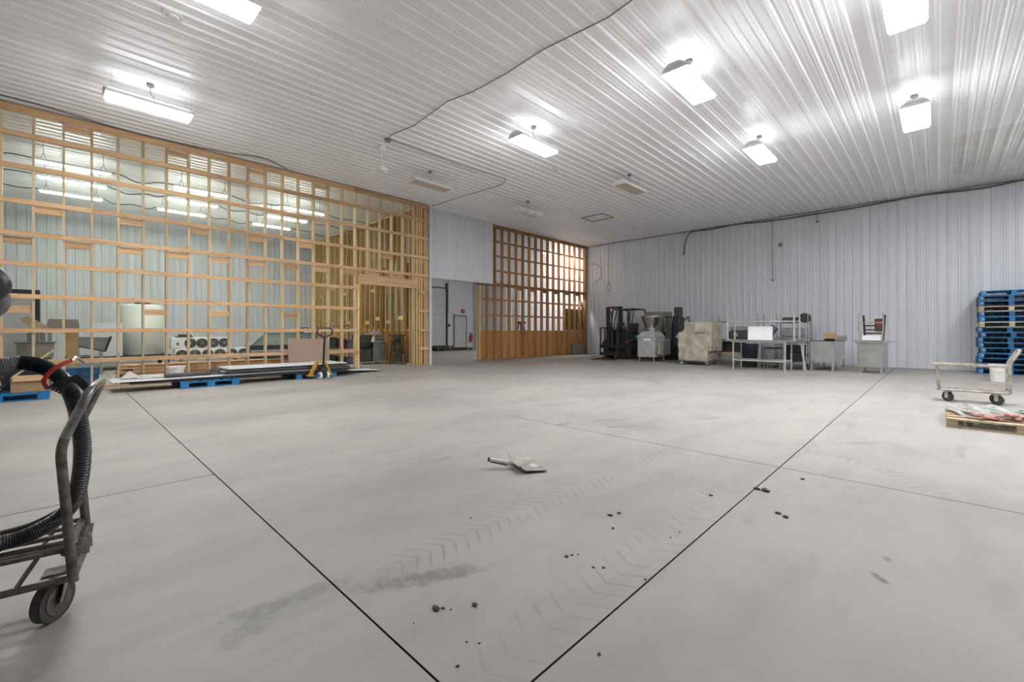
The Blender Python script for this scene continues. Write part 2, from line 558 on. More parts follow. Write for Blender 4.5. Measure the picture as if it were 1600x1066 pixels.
def part(name, bm, m, parent=None, smooth=False, bev=0.0, loc=None, rz=0.0, rot=None):
    if bev:
        bmesh.ops.recalc_face_normals(bm, faces=bm.faces)
        bmesh.ops.bevel(bm, geom=list(bm.edges), offset=bev, segments=1, affect='EDGES', profile=0.5)
    return ob(name, mesh_of(name, bm, m, smooth), parent, loc, rz, rot)


def tag(o, label, cat, group=None, kind=None):
    o['label'] = label
    o['category'] = cat
    if group:
        o['group'] = group
    if kind:
        o['kind'] = kind
    return o


def thing(name, label, cat, loc=(0, 0, 0), rz=0.0, group=None):
    o = bpy.data.objects.new(name, None)
    o.empty_display_size = 0.1
    COL.objects.link(o)
    o.location = loc
    o.rotation_euler = (0, 0, rz)
    return tag(o, label, cat, group)


def single(name, label, cat, bm, m, smooth=False, bev=0.0, loc=None, rz=0.0, rot=None, group=None):
    return tag(part(name, bm, m, None, smooth, bev, loc, rz, rot), label, cat, group)


def struct(o, label, cat='wall'):
    o['label'] = label
    o['category'] = cat
    o['kind'] = 'structure'
    return o


def copy_tree(o, parent=None):
    c = o.copy()
    COL.objects.link(c)
    c.parent = parent
    for ch in list(o.children):
        copy_tree(ch, c)
    return c


_cache = {}


def board(name, parent, c, size, m, rz=0.0, rot=None):
    """one piece of timber: centre, size; alike pieces share their mesh"""
    key = (m,) + tuple(round(s, 3) for s in size)
    if key not in _cache:
        bm = BM()
        bx(bm, -size[0] / 2, size[0] / 2, -size[1] / 2, size[1] / 2, -size[2] / 2, size[2] / 2)
        _cache[key] = mesh_of(name, bm, m)
    return ob(name, _cache[key], parent, c, rz, rot)


# ------------------------------------------------------------------ ribbed steel sheets
def rib_profile(width=0.9144):
    pr = [(0, 0)]
    p = width / 4
    for k in range(4):
        c = p * (k + 0.5)
        for (u, d) in ((-0.036, 0), (-0.014, 0.022), (0.014, 0.022), (0.036, 0)):
            pr.append((c + u, d))
        if k < 3:
            for q in (0.335, 0.665):
                cc = c + p * q
                pr += [(cc - 0.014, 0), (cc - 0.006, 0.006), (cc + 0.006, 0.006), (cc + 0.014, 0)]
    pr.append((width, 0))
    return pr


def sheet_mesh(key, length, m, plane, width=0.9144):
    """plane: maps (along, across, out) -> xyz"""
    k = (key, round(length, 3), round(width, 4)) + tuple(plane(1, 2, 3))
    if k in _cache:
        return _cache[k]
    bm = BM()
    pr = rib_profile()
    pr = [(min(u, width), d) for u, d in pr if u <= width + 1e-6]
    if pr[-1][0] < width:
        pr.append((width, 0))
    A = [bm.verts.new(plane(0, u, d)) for u, d in pr]
    B = [bm.verts.new(plane(length, u, d)) for u, d in pr]
    for i in range(len(pr) - 1):
        bm.faces.new((A[i], A[i + 1], B[i + 1], B[i]))
    me = bpy.data.meshes.new(key)
    bm.to_mesh(me)
    bm.free()
    me.materials.append(M[m])
    _cache[k] = me
    return me


def sheets(parent, name, m, start, end, length, plane, place):
    """row of sheets, across from start to end"""
    u = start
    while u < end - 0.02:
        wd = min(0.9144, end - u)
        ob(name, sheet_mesh(name + m, length, m, plane, wd), parent, place(u))
        u += wd


# ================================================================== STRUCTURE
# floor: sub-floor + cast slabs parted by saw cuts
bm = BM()
bx(bm, XL, XB + 0.2, YN, YB + 0.2, -0.20, -0.012)
floor = struct(part('floor', bm, 'dark'), 'pale grey concrete floor with dark saw-cut joints', 'floor')
xs = [XL, 0.90, 4.384, XB + 0.2]
ys = [YN, 0.994, 4.326, YB + 0.2]
g = 0.0045
for i in range(3):
    for j in range(3):
        x0, x1, y0, y1 = xs[i], xs[i + 1], ys[j], ys[j + 1]
        gx0 = g if (i == 1 or (i == 2 and j < 2)) else 0
        gx1 = g if (i == 0 or (i == 1 and j < 2)) else 0
        gy0 = g if (j == 1 or (j == 2 and i == 0)) else 0
        gy1 = g if (j == 0 or (j == 1 and i == 0)) else 0
        bm = BM()
        bx(bm, x0 + gx0, x1 - gx1, y0 + gy0, y1 - gy1, -0.012, 0.0)
        sl = part('slab', bm, 'floor', floor)
        sl.data.materials.append(M['dark'])          # dirt in the saw cuts
        for p in sl.data.polygons:
            if abs(p.normal.z) < 0.5:
                p.material_index = 1

# ceiling
bm = BM()
bx(bm, XL, XB + 0.2, YN, YB + 0.2, ZC + 0.004, ZC + 0.12)
ceiling = struct(part('ceiling', bm, 'back'), 'white ribbed steel ceiling', 'ceiling')
sheets(ceiling, 'ceiling_sheet', 'ceiling', YN, YB, XB - XL, lambda a, u, d: (a, u, -d), lambda u: (XL, u, ZC))


def wall_x(name, label, x, y0, y1, out, m='wallx', z1=ZC):
    """wall in a plane of constant x; out = -1 ribs towards -x"""
    bm = BM()
    bx(bm, min(x, x - out * 0.15), max(x, x - out * 0.15), y0, y1, 0, z1)
    for v in bm.verts:
        if abs(v.co.x - x) < 1e-6:
            v.co.x -= out * 0.003
    o = struct(part(name, bm, 'back'), label)
    sheets(o, 'wall_sheet', m, y0, y1, z1 - 0.02, lambda a, u, d: (out * d, u, a), lambda u: (x, u, 0.02))
    return o


def wall_y(name, label, y, x0, x1, out, m='wallx', z0=0.0, z1=ZC, th=0.15):
    bm = BM()
    bx(bm, x0, x1, min(y - out * 0.003, y - out * th), max(y - out * 0.003, y - out * th), z0, z1)
    o = struct(part(name, bm, 'back'), label)
    sheets(o, 'wall_sheet', m, x0, x1, z1 - z0 - 0.02, lambda a, u, d: (u, out * d, a), lambda u: (u, y, z0 + 0.02))
    return o


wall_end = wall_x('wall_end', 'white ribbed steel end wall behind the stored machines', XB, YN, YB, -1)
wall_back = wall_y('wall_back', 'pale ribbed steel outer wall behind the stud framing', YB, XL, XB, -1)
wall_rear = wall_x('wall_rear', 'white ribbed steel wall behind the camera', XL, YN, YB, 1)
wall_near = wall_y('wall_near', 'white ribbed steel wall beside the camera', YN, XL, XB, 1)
wall_header = wall_y('wall_header', 'white ribbed panel hanging above the open passage', YR - 0.12, 8.93, 12.05, -1, 'wallx', 3.03, ZC, 0.1)
bm = BM()
bx(bm, XB - 0.05, XB - 0.021, YN, YR - 0.1, 0.0, 0.035)
bx(bm, XB - 0.05, XB - 0.02, YN, YR - 0.1, ZC - 0.05, ZC - 0.022)
struct(part('trim_1', bm, 'wallx'), 'white metal trim along the end wall', 'trim')

# ------------------------------------------------------------------ stud partition (long)
part_root = struct(thing('wall_partition', 'open pine stud partition with horizontal strapping', 'wall', (0, YP, 0)), 'open pine stud partition with horizontal strapping')
STUD0, SP = -0.347, 0.4077
ROWS = [0.58, 1.195, 1.845, 2.465, 3.04, 3.65, 4.31, 4.91]
DX0, DX1 = 6.28, 8.30
n_lo, n_hi = -9, 22
for k in range(n_lo, n_hi + 1):
    x = STUD0 + SP * k
    if DX0 + 0.1 < x < DX1 - 0.1:
        board('stud', part_root, (x, 0.07, (2.88 + ZC - 0.04) / 2), (0.038, 0.14, ZC - 0.04 - 2.88), 'wz')
    else:
        board('stud', part_root, (x, 0.07, ZC / 2), (0.038, 0.14, ZC - 0.08), 'wz')
for x in (DX0 - 0.05, DX0 - 0.012, DX1 + 0.02, 8.42, 8.50):
    board('stud', part_root, (x, 0.07, (2.58 if x < 8.31 else 5.38) / 2), (0.038, 0.14, 2.58 if x < 8.31 else 5.38), 'yz')
for (x, d) in ((8.66, 0.0), (8.74, 0.02), (8.78, 0.1)):
    board('stud', part_root, (x, 0.07 + d, ZC / 2), (0.038, 0.14, ZC - 0.02), 'yz')
XA, XE = STUD0 + SP * n_lo - 0.1, 8.76
for z in ROWS:
    if z < 2.58:
        board('strap', part_root, ((XA + DX0) / 2, -0.019, z), (DX0 - XA, 0.038, 0.089), 'wx')
        board('strap', part_root, ((DX1 + XE) / 2 + 0.04, -0.019, z), (XE - DX1 - 0.05, 0.038, 0.089), 'wx')
    else:      # strapping comes in lengths that butt on a stud
        cuts = [XA, STUD0 + SP * (1 + int(z * 7) % 3), STUD0 + SP * (11 + int(z * 5) % 3), XE]
        for a, b in zip(cuts, cuts[1:]):
            board('strap', part_root, ((a + b) / 2, -0.019, z + random.uniform(-0.006, 0.006)), (b - a - 0.004, 0.038, 0.089), 'wx')
for x0, x1 in ((XA, 2.1), (2.1, 6.1), (6.1, XE)):
    board('top_plate', part_root, ((x0 + x1) / 2, 0.055, ZC - 0.045), (x1 - x0 - 0.004, 0.19, 0.045), 'wx')
    board('top_plate', part_root, ((x0 + x1) / 2, -0.019, ZC - 0.10), (x1 - x0 - 0.004, 0.038, 0.12), 'wx')
for x0, x1 in ((XA, 2.4), (2.4, DX0), (DX1, XE)):
    board('bottom_plate', part_root, ((x0 + x1) / 2, 0.07, 0.019), (x1 - x0 - 0.004, 0.15, 0.038), 'wx')
board('header', part_root, ((DX0 + DX1) / 2, 0.02, 2.73), (DX1 - DX0 + 0.12, 0.09, 0.28), 'wx')
board('header', part_root, ((DX0 + DX1) / 2 - 0.2, 0.11, 2.80), (DX1 - DX0 - 0.6, 0.06, 0.24), 'wx')


def bay_block(k, z, hgt=0.13):
    board('blocking', part_root, (STUD0 + SP * (k + 0.5), 0.05, z), (SP - 0.04, 0.038, hgt), 'wx')


for k in range(-9, 22, 3):
    if k != 15:
        bay_block(k, 3.65 - 0.12)
for k in range(-9, 22, 2):
    bay_block(k, 3.04 - 0.13)
for k in (-4, -1, 4, 7, 11):
    bay_block(k, 1.60)
for k in (17, 19):
    bay_block(k, 2.96, 0.18)
for k in range(1, 17, 4):
    bay_block(k, ZC - 0.22, 0.09)
# white end trim that closes the partition towards the passage
bm = BM()
bx(bm, 8.81, 8.90, YP - 0.03, YR - 0.14, 0.0, ZC - 0.03)
struct(part('trim_2', bm, 'wallx', None, False, 0.004), 'white metal corner trim beside the passage', 'trim')

# ------------------------------------------------------------------ side wall of the framed room (runs back from the partition)
side = struct(thing('wall_side', 'deep stud side wall with plywood behind the partition', 'wall', (8.62, YP + 0.2, 0)), 'deep stud side wall with plywood behind the partition')
k = 0
y = 0.22
while y < YB - YP - 0.4:
    board('stud', side, (0, y, ZC / 2), (0.14, 0.038, ZC - 0.06), 'yz')
    if k % 2 == 0:
        board('blocking', side, (0.0, y + 0.205, 1.5 + 0.14 * ((k // 2) % 2)), (0.06, 0.36, 0.14), 'yb')
    if k % 3 == 1:
        board('blocking', side, (0.0, y + 0.205, 2.75 + 0.3 * ((k // 3) % 2)), (0.06, 0.36, 0.12), 'yb')
    k += 1
    y += 0.4077
for z in (1.2, 3.66):
    board('strap', side, (0.09, (YB - YP) / 2, z), (0.038, YB - YP - 0.5, 0.089), 'yb')
board('top_plate', side, (0, (YB - YP) / 2, ZC - 0.05), (0.15, YB - YP - 0.5, 0.06), 'yb')
board('bottom_plate', side, (0, (YB - YP) / 2, 0.02), (0.15, YB - YP - 0.5, 0.038), 'yb')
for i in range(8):
    board('plywood_panel', side, (0.118, 0.1 + 1.2 * i + 0.6, 0.6), (0.014, 1.19, 1.18), 'ply')
for i in range(8):
    for z0 in (1.2, 3.63):
        if i in (0, 2) and z0 > 2 or i == 1 and z0 < 2:
            continue
        zz = min(2.42, ZC - 0.1 - z0)
        board('plywood_panel', side, (0.118, 0.1 + 1.2 * i + 0.6, z0 + zz / 2), (0.014, 1.19, zz - 0.01), 'plyd')
side_liner = wall_x('wall_passage', 'white ribbed steel liner on the passage side', 8.905, YR - 0.1, YB, 1)

# ------------------------------------------------------------------ right-hand stud wall with plywood dado
rw = struct(thing('wall_open_stud', 'dark stud wall with plywood lower half beside the passage', 'wall', (0, YR, 0)), 'dark stud wall with plywood lower half beside the passage')
for k in range(18):
    x = 11.49 + 0.42 * k
    z1 = 3.0 if x < 12.1 else ZC - 0.05
    board('stud', rw, (x, 0.07, z1 / 2 + 0.02), (0.038, 0.14, z1 - 0.04), 'yz' if k == 0 else 'oz')
board('stud', rw, (11.45, 0.07, 1.5), (0.045, 0.16, 2.98), 'yz')
board('stud', rw, (18.77, 0.07, ZC / 2), (0.038, 0.14, ZC - 0.06), 'oz')
board('stud', rw, (12.11, 0.07, 4.25), (0.038, 0.14, 2.4), 'oz')
for z in (1.80, 2.45, 3.64, 4.25, 4.84):
    x0 = 11.45 if z < 3 else 12.08
    board('strap', rw, ((x0 + XB - 0.03) / 2, 0.165, z), (XB - 0.03 - x0, 0.045, 0.075), 'ox')
board('beam', rw, ((11.43 + XB - 0.03) / 2, 0.10, 3.06), (XB - 0.03 - 11.43, 0.2, 0.10), 'ox')
board('top_plate', rw, ((12.08 + XB - 0.03) / 2, 0.07, ZC - 0.05), (XB - 0.03 - 12.08, 0.16, 0.07), 'ox')
board('top_plate', rw, ((12.08 + XB - 0.03) / 2, -0.01, ZC - 0.12), (XB - 0.03 - 12.08, 0.03, 0.09), 'ox')
board('bottom_plate', rw, ((11.43 + XB - 0.03) / 2, 0.07, 0.019), (XB - 0.03 - 11.43, 0.16, 0.038), 'ox')
for k in range(5, 18, 2):
    board('blocking', rw, (11.49 + 0.42 * (k + 0.5), 0.1, 2.96), (0.38, 0.04, 0.12), 'ox')
for i in range(6):
    wd = min(1.22, XB - 0.04 - (11.44 + 1.22 * i))
    board('plywood_panel', rw, (11.44 + 1.22 * i + wd / 2, 0.15, 0.61), (wd - 0.006, 0.014, 1.14), 'ply')
board('plywood_panel', rw, (17.95, 0.17, 1.72), (1.5, 0.012, 1.05), 'plyd')
# slanted braces at the corner and a loose panel leaning there
for (x, lean, hgt) in ((18.62, 0.30, 2.6), (18.42, 0.22, 1.9), (18.2, 0.25, 1.6)):
    bm = BM()
    bar(bm, (x, -0.03, 0.05), (x - lean, 0.0, hgt), 0.06, 0.04)
    part('brace', bm, 'oz', rw)
# film behind the upper bays
bm = BM()
nx, nz = 40, 14
grid = [[bm.verts.new((12.1 + (XB - 0.05 - 12.1) * i / nx, 0.21 + 0.02 * math.sin(i * 1.7 + j) + random.uniform(-0.012, 0.012), 3.1 + (ZC - 0.06 - 3.1) * j / nz)) for i in range(nx + 1)] for j in range(nz + 1)]
for j in range(nz):
    for i in range(nx):
        bm.faces.new((grid[j][i], grid[j][i + 1], grid[j + 1][i + 1], grid[j + 1][i]))
part('vapour_film', bm, 'poly', rw, True)

# ------------------------------------------------------------------ doors and fittings of the passage wall
d1 = struct(thing('door_1', 'grey sectional overhead door behind the passage', 'door', (15.0, YB - 0.06, 0)), 'grey sectional overhead door behind the passage', 'door')
for i in range(7):
    board('door_panel', d1, (0, 0, 0.27 + 0.53 * i), (3.1, 0.05, 0.515), 'lgrey')
for x in (-1.62, 1.60):
    board('track', d1, (x, -0.04, 2.05), (0.10, 0.10, 4.1), 'black')
board('seal', d1, (0, -0.01, 3.78), (3.2, 0.08, 0.06), 'black')
d2 = struct(thing('door_2', 'pale grey steel man door with closer', 'door', (17.70, YB - 0.06, 0)), 'pale grey steel man door with closer', 'door')
board('door_leaf', d2, (0, 0, 1.04), (0.92, 0.05, 2.06), 'lgrey')
for x in (-0.5, 0.5):
    board('door_frame', d2, (x, 0, 1.06), (0.06, 0.09, 2.12), 'grey')
board('door_frame', d2, (0, 0, 2.12), (1.06, 0.09, 0.06), 'grey')
bm = BM()
cy(bm, (0.38, -0.03, 1.0), (0.38, -0.09, 1.0), 0.022)
bar(bm, (0.38, -0.085, 1.0), (0.27, -0.085, 1.0), 0.02, 0.02)
part('door_handle', bm, 'steel', d2)
ex = thing('exit_sign', 'small red exit sign above the grey man door', 'sign', (17.92, YB - 0.06, 2.42))
board('housing', ex, (0, 0, 0), (0.26, 0.06, 0.24), 'red')
fc = bpy.data.curves.new('letters', 'FONT')
fc.body = 'EXIT'
fc.size = 0.09
fc.align_x = 'CENTER'
fc.align_y = 'CENTER'
fc.extrude = 0.004
tmp = bpy.data.objects.new('tmp', fc)
COL.objects.link(tmp)
dg = bpy.context.evaluated_depsgraph_get()
lm = bpy.data.meshes.new_from_object(tmp.evaluated_get(dg))
bpy.data.objects.remove(tmp)
lm.materials.clear()
lm.materials.append(M['white'])
ob('letters', lm, ex, (0, -0.036, 0), rot=(PI / 2, 0, 0))
fe = thing('fire_extinguisher', 'red fire extinguisher on the wall beside the man door', 'extinguisher', (18.52, YB - 0.14, 0.45))
bm = BM()
lathe(bm, [(0, 0), (0.075, 0), (0.085, 0.02), (0.085, 0.38), (0.06, 0.45), (0.03, 0.47), (0, 0.47)], 14)
part('cylinder', bm, 'red', fe, True)
bm = BM()
bx(bm, -0.03, 0.03, -0.02, 0.02, 0.47, 0.56)
bar(bm, (0.0, 0, 0.54), (-0.14, 0, 0.57), 0.03, 0.015)
part('valve', bm, 'black', fe)
bm = BM()
tube(bm, spline([(0.03, 0, 0.52), (0.12, -0.02, 0.45), (0.12, -0.02, 0.2)]), 0.012, 6)
part('hose', bm, 'black', fe)
bm = BM()
bx(bm, -0.06, 0.06, 0.0, 0.04, -0.09, 0.09)
single('door_control', 'small dark door control box beside the overhead door', 'switch box', bm, 'black', loc=(16.82, YB - 0.07, 1.5))
bm = BM()
tube(bm, [(16.75, YB - 0.05, 4.2), (16.75, YB - 0.05, 2.27), (17.15, YB - 0.05, 2.25), (17.4, YB - 0.05, 2.2)], 0.013, 6)
single('conduit', 'thin grey conduit from overhead door to man door', 'conduit', bm, 'cable')


# ================================================================== LAMPS
def high_bay(x, y, label, state='lit', z=5.075):
    t = thing('high_bay_lamp', label, 'ceiling lamp', (x, y, z), 0, 'high bay lamps')
    W, D, H = 1.17, 0.39, 0.05
    bm = BM()
    prism(bm, [(-D / 2, 0.0), (D / 2, 0.0), (D / 2 - 0.03, H), (-D / 2 + 0.03, H)], 'x', -W / 2, W / 2)
    hs = part('housing', bm, 'white', t, False)
    # the driver box on top
    bm = BM()
    bx(bm, -0.55, 0.55, -0.07, 0.07, H, H + 0.06)
    for sx in (-1, 1):
        prism(bm, [(-D / 2 + 0.04, H), (D / 2 - 0.04, H), (0.08, H + 0.05), (-0.08, H + 0.05)], 'x', sx * 0.585 - 0.02, sx * 0.585 + 0.02)
    part('driver_box', bm, 'white', t)
    if state == 'bare':
        for k in range(4):
            bm = BM()
            y0 = -D / 2 + 0.015 + k * (D - 0.03) / 4
            wq = (D - 0.03) / 4
            for s in range(3):
                xx0 = -W / 2 + 0.03 + s * (W - 0.06) / 3
                prism(bm, [(y0, -0.002), (y0 + wq, -0.002), (y0 + wq * 0.95, -0.012), (y0 + wq * 0.5, -0.05), (y0 + wq * 0.05, -0.012)], 'x', xx0, xx0 + (W - 0.06) / 3 - 0.05)
            part('reflector', bm, 'sheet' if k % 2 else 'white', t)
    else:
        bm = BM()
        bx(bm, -W / 2 + 0.025, W / 2 - 0.025, -D / 2 + 0.025, D / 2 - 0.025, -0.052 if state != 'off' else -0.012, -0.001)  # lit lens made deeper so its glowing sides wash the ceiling
        part('lens', bm, {'lit': 'lens', 'off': 'cream', 'far': 'farlens'}[state], t)
        bm = BM()
        for s in (-1, 1):
            bx(bm, -W / 2, W / 2, s * (D / 2 - 0.0125) - 0.0125, s * (D / 2 - 0.0125) + 0.0125, -0.014, 0)
            bx(bm, s * (W / 2 - 0.0125) - 0.0125, s * (W / 2 - 0.0125) + 0.0125, -D / 2 + 0.025, D / 2 - 0.025, -0.014, 0)
        part('lens_frame', bm, 'white', t)
        if state != 'off':  # glowing strips added on the housing to brighten the ceiling
            bm = BM()
            for s in (-1, 1):
                bx(bm, -W / 2 + 0.06, W / 2 - 0.06, s * 0.12 - 0.02, s * 0.12 + 0.02, H + 0.001, H + 0.004)
            part('ceiling_fill_strip', bm, 'ceiling_fill', t)
    for sx in (-0.5, 0.5):
        bm = BM()
        cy(bm, (sx, 0, H + 0.06), (sx, 0, ZC - z - 0.0), 0.0025, 5)
        part('hanging_wire', bm, 'wire', t)
    bm = BM()
    lathe(bm, [(0, 0), (0.055, 0), (0.055, 0.045), (0, 0.045)], 12, (0, 0.02, ZC - z - 0.045))
    part('junction_box', bm, 'grey', t)
    bm = BM()
    tube(bm, spline([(0, 0.02, ZC - z - 0.04), (0.01, 0.05, 0.25), (0.05, 0.02, 0.17), (0.02, 0, 0.1)]), 0.005, 6)
    part('cord', bm, 'cable', t)
    return t


LIT = [(1.1, 6.0, 'lit panel lamp cut by the top edge, left side'), (1.1, 9.79, 'lit panel lamp nearest the left end of the stud partition'),
       (6.93, 6.07, 'lit panel lamp above the middle of the hall, right of the ceiling cable'), (6.94, 2.81, 'lit panel lamp high up, second of the right-hand row from the top'),
       (10.73, 2.80, 'lit panel lamp lower centre right above the wrapped machine'), (10.83, 0.29, 'lit panel lamp at far right above the pallet stacks'),
       (6.93, 0.28, 'lit panel lamp cut by the top edge, right side')]
for x, y, lb in LIT:
    high_bay(x, y, lb)
high_bay(6.94, 9.77, 'unlit cream panel lamp beside the end of the stud partition', 'off')
high_bay(10.89, 6.05, 'unlit cream panel lamp in the middle of the ceiling, farther right', 'off')
high_bay(10.81, 9.72, 'unlit lamp with bare wavy reflectors above the passage', 'bare')
for x, y in ((6.93, -2.5), (10.83, -2.5), (14.7, -2.5)):  # unseen lamps added to brighten the right side of the hall
    high_bay(x, y, 'added lit panel lamp out of view right of the camera')
high_bay(17.3, 14.0, 'lit panel lamp in the bay behind the dark stud wall', 'far')
high_bay(12.6, 17.6, 'unlit panel lamp in the passage behind the white header', 'off')  # switched off, gives no light

strip0 = None
for j, yy in enumerate((14.55, 16.0, 17.6)):
    for i, xx in enumerate((0.25, 2.78, 5.45)):
        col = ('left', 'middle', 'right')[i]
        row = ('front', 'second', 'back')[j]
        lb = 'fluorescent strip lamp in the framed room, %s row, %s column' % (row, col)
        if strip0 is None:
            t = strip0 = thing('strip_lamp', lb, 'ceiling lamp', (xx, yy, 5.02), 0, 'strip lamps in the framed room')
            bm = BM()
            prism(bm, [(-0.06, 0.0), (0.06, 0.0), (0.035, 0.055), (-0.035, 0.055)], 'x', -0.64, 0.64)
            part('housing', bm, 'white', t)
            for s in (-1, 1):
                bm = BM()
                cy(bm, (-0.61, s * 0.03, -0.022), (0.61, s * 0.03, -0.022), 0.016, 8)
                part('tube', bm, 'tube', t, True)
                bm = BM()
                tube(bm, [(s * 0.5 - 0.05, 0, 0.055), (s * 0.5, 0, 0.2), (s * 0.5, 0, ZC - 5.02)], 0.004, 4)
                tube(bm, [(s * 0.5 + 0.05, 0, 0.055), (s * 0.5, 0, 0.2)], 0.004, 4)
                part('chain', bm, 'cable', t)
        else:
            t = copy_tree(strip0)
            t.location = (xx, yy, 5.02)
            t['label'] = lb
for j, yy in enumerate((14.55, 16.0, 17.6)):
    for i, (a, b) in enumerate(((-2.5, -0.4), (0.9, 2.13), (3.45, 4.8), (6.1, 8.2))):
        bm = BM()
        n = 6
        tube(bm, spline([(a + (b - a) * q / n, yy + 0.04 * math.sin(q * 1.3 + i), 5.07 + (-0.10 * math.sin(PI * q / n) + 0.05 * math.sin(q * 1.5 + i + j)) * (1 if 0 < q < n else 0)) for q in range(n + 1)]), 0.012, 6)
        single('lamp_cable', 'black lamp cable sagging in the framed room, %s row, span %s' % (('front', 'second', 'back')[j], ('at the left edge', 'left of centre', 'right of centre', 'by the side wall')[i]), 'cable', bm, 'black', True, group='lamp cables in the framed room')

# ceiling fittings
bm = BM()
tube(bm, [(x, y, ZC - 0.035) for x, y in ((5.12, -1.0), (5.12, 2.82), (5.18, 3.21), (5.14, 3.71), (5.09, 4.27), (5.14, 5.13), (5.12, 5.92), (5.01, 6.51), (5.07, 7.25), (5.12, 7.79), (5.02, 8.48), (5.06, 8.76),
                                          (6.14, 8.75), (7.11, 8.81), (7.73, 8.75), (8.74, 8.70), (8.97, 9.09), (8.95, 10.13), (8.89, 11.02), (8.88, 12.4))], 0.010, 6)
single('ceiling_cable', 'grey cable running across the ceiling to the partition end', 'cable', bm, 'gcable', True)
bm = BM()
tube(bm, spline([(-4.0, 12.2, 5.44), (-0.74, 12.12, 5.44), (0.07, 12.19, 5.44), (0.83, 12.36, 5.44), (1.58, 12.36, 5.44), (2.73, 12.21, 5.44), (3.48, 11.94, 5.44), (4.21, 12.32, 5.44)]), 0.011, 6)
single('partition_cable', 'thin dark cable along the top of the stud partition', 'cable', bm, 'cable', True)
bm = BM()
lathe(bm, [(0, 0), (0.07, 0), (0.07, 0.05), (0, 0.05)], 14, (5.1, 8.80, ZC - 0.068))
single('ceiling_junction_box', 'small grey round junction box where the ceiling cable turns', 'junction box', bm, 'grey', True)
t = thing('pendant_sensor', 'white pendant sensor hanging near the partition', 'sensor', (5.2, 9.24, ZC - 0.02))
bm = BM()
lathe(bm, [(0, 0), (0.08, 0), (0.085, -0.10), (0.05, -0.13), (0, -0.13)], 16)
part('base', bm, 'white', t, True)
bm = BM()
cy(bm, (0, 0, -0.12), (0, 0, -0.48), 0.012, 8)
part('stem', bm, 'white', t, True)
bm = BM()
lathe(bm, [(0, -0.44), (0.04, -0.46), (0.06, -0.50), (0.12, -0.52), (0.13, -0.56), (0.10, -0.59), (0, -0.60)], 18)
part('dome', bm, 'white', t, True)
for (x, y, lb) in ((1.07, 7.43, 'white round ceiling cap near the top left lamp'), (9.15, 7.23, 'white round ceiling cap in mid ceiling')):
    t = thing('round_cap', lb, 'ceiling cap', (x, y, ZC - 0.019), 0, 'ceiling caps')
    bm = BM()
    lathe(bm, [(0, -0.012), (0.115, -0.012), (0.12, 0), (0.12, 0.005)], 24)
    part('plate', bm, 'white', t, True)
    bm = BM()
    lathe(bm, [(0, -0.04), (0.06, -0.038), (0.075, -0.012)], 20)
    part('cap', bm, 'sheet', t, True)
t = thing('ceiling_hatch', 'dark outlined rectangular hatch frame in the ceiling', 'hatch', (14.17, 9.24, ZC - 0.02))
for (cx, cyy, sx, sy) in ((0, 0.46, 0.8, 0.05), (0, -0.46, 0.8, 0.05), (0.38, 0, 0.05, 0.92), (-0.38, 0, 0.05, 0.92)):
    board('frame_bar', t, (cx, cyy, -0.005), (sx, sy, 0.02), 'grey')

# cables on the end wall
XW = XB - 0.06
bm = BM()
tube(bm, spline([(XW, y, z) for y, z in ((-5, 5.40), (-3, 5.36), (-1.73, 5.40), (-1.12, 5.35), (-0.47, 5.36), (0.22, 5.41), (0.97, 5.39), (1.78, 5.35), (2.29, 5.34), (3.4, 5.34), (4.0, 5.33), (5.0, 5.36), (5.77, 5.41), (6.76, 5.37), (7.42, 5.40), (7.69, 5.26), (7.83, 4.81), (7.86, 4.55), (7.92, 4.46))], 5), 0.026, 7)
single('wall_cable', 'thick dark cable swagged along the top of the end wall with a loose end', 'cable', bm, 'cable', True)
bm = BM()
tube(bm, [(XW, y, 5.425 + 0.008 * math.sin(y * 5)) for y in [-5 + 0.6 * q for q in range(30)]], 0.012, 6)
single('wall_conduit', 'thin dark conduit under the ceiling along the end wall', 'conduit', bm, 'cable', True)
for (y, z0, lb, coil) in ((4.49, 3.11, 'thin wire hanging down the middle of the end wall', 0), (11.6, 3.5, 'thin wire with a small coil hanging near the corner', 1), (3.08, 5.08, 'short stub of wire hanging from the wall cable', 0)):
    bm = BM()
    pts = [(XW, y, 5.42), (XW, y + 0.01, (5.42 + z0) / 2), (XW, y - 0.01, z0)]
    if coil:
        pts += [(XW, y - 0.01 + 0.1 * math.sin(q), z0 - 0.18 + 0.2 * math.cos(q)) for q in [0.5 + 0.6 * i for i in range(18)]]
        pts += [(XW, y, z0 - 0.45)]
    tube(bm, spline(pts, 3), 0.009, 5)
    bx(bm, XW - 0.02, XW + 0.02, y - 0.04, y + 0.03, z0 - 0.05, z0)
    single('hanging_wire', lb, 'wire', bm, 'cable', True)
bm = BM()
bx(bm, XB - 0.07, XB - 0.019, 4.16, 4.30, 4.32, 4.47)
single('wall_box', 'small grey electrical box on the end wall', 'electrical box', bm, 'grey', bev=0.006)
bm = BM()
tube(bm, spline([(XW, 12.7, 4.55), (XW, 12.3, 4.5), (XW, 12.0, 4.2), (XW - 0.02, 12.05, 3.8), (XW, 12.3, 3.65), (XW, 12.4, 3.55)]), 0.014, 6)
single('corner_cable', 'loop of grey cable in the corner by the dark stud wall', 'cable', bm, 'cable', True)


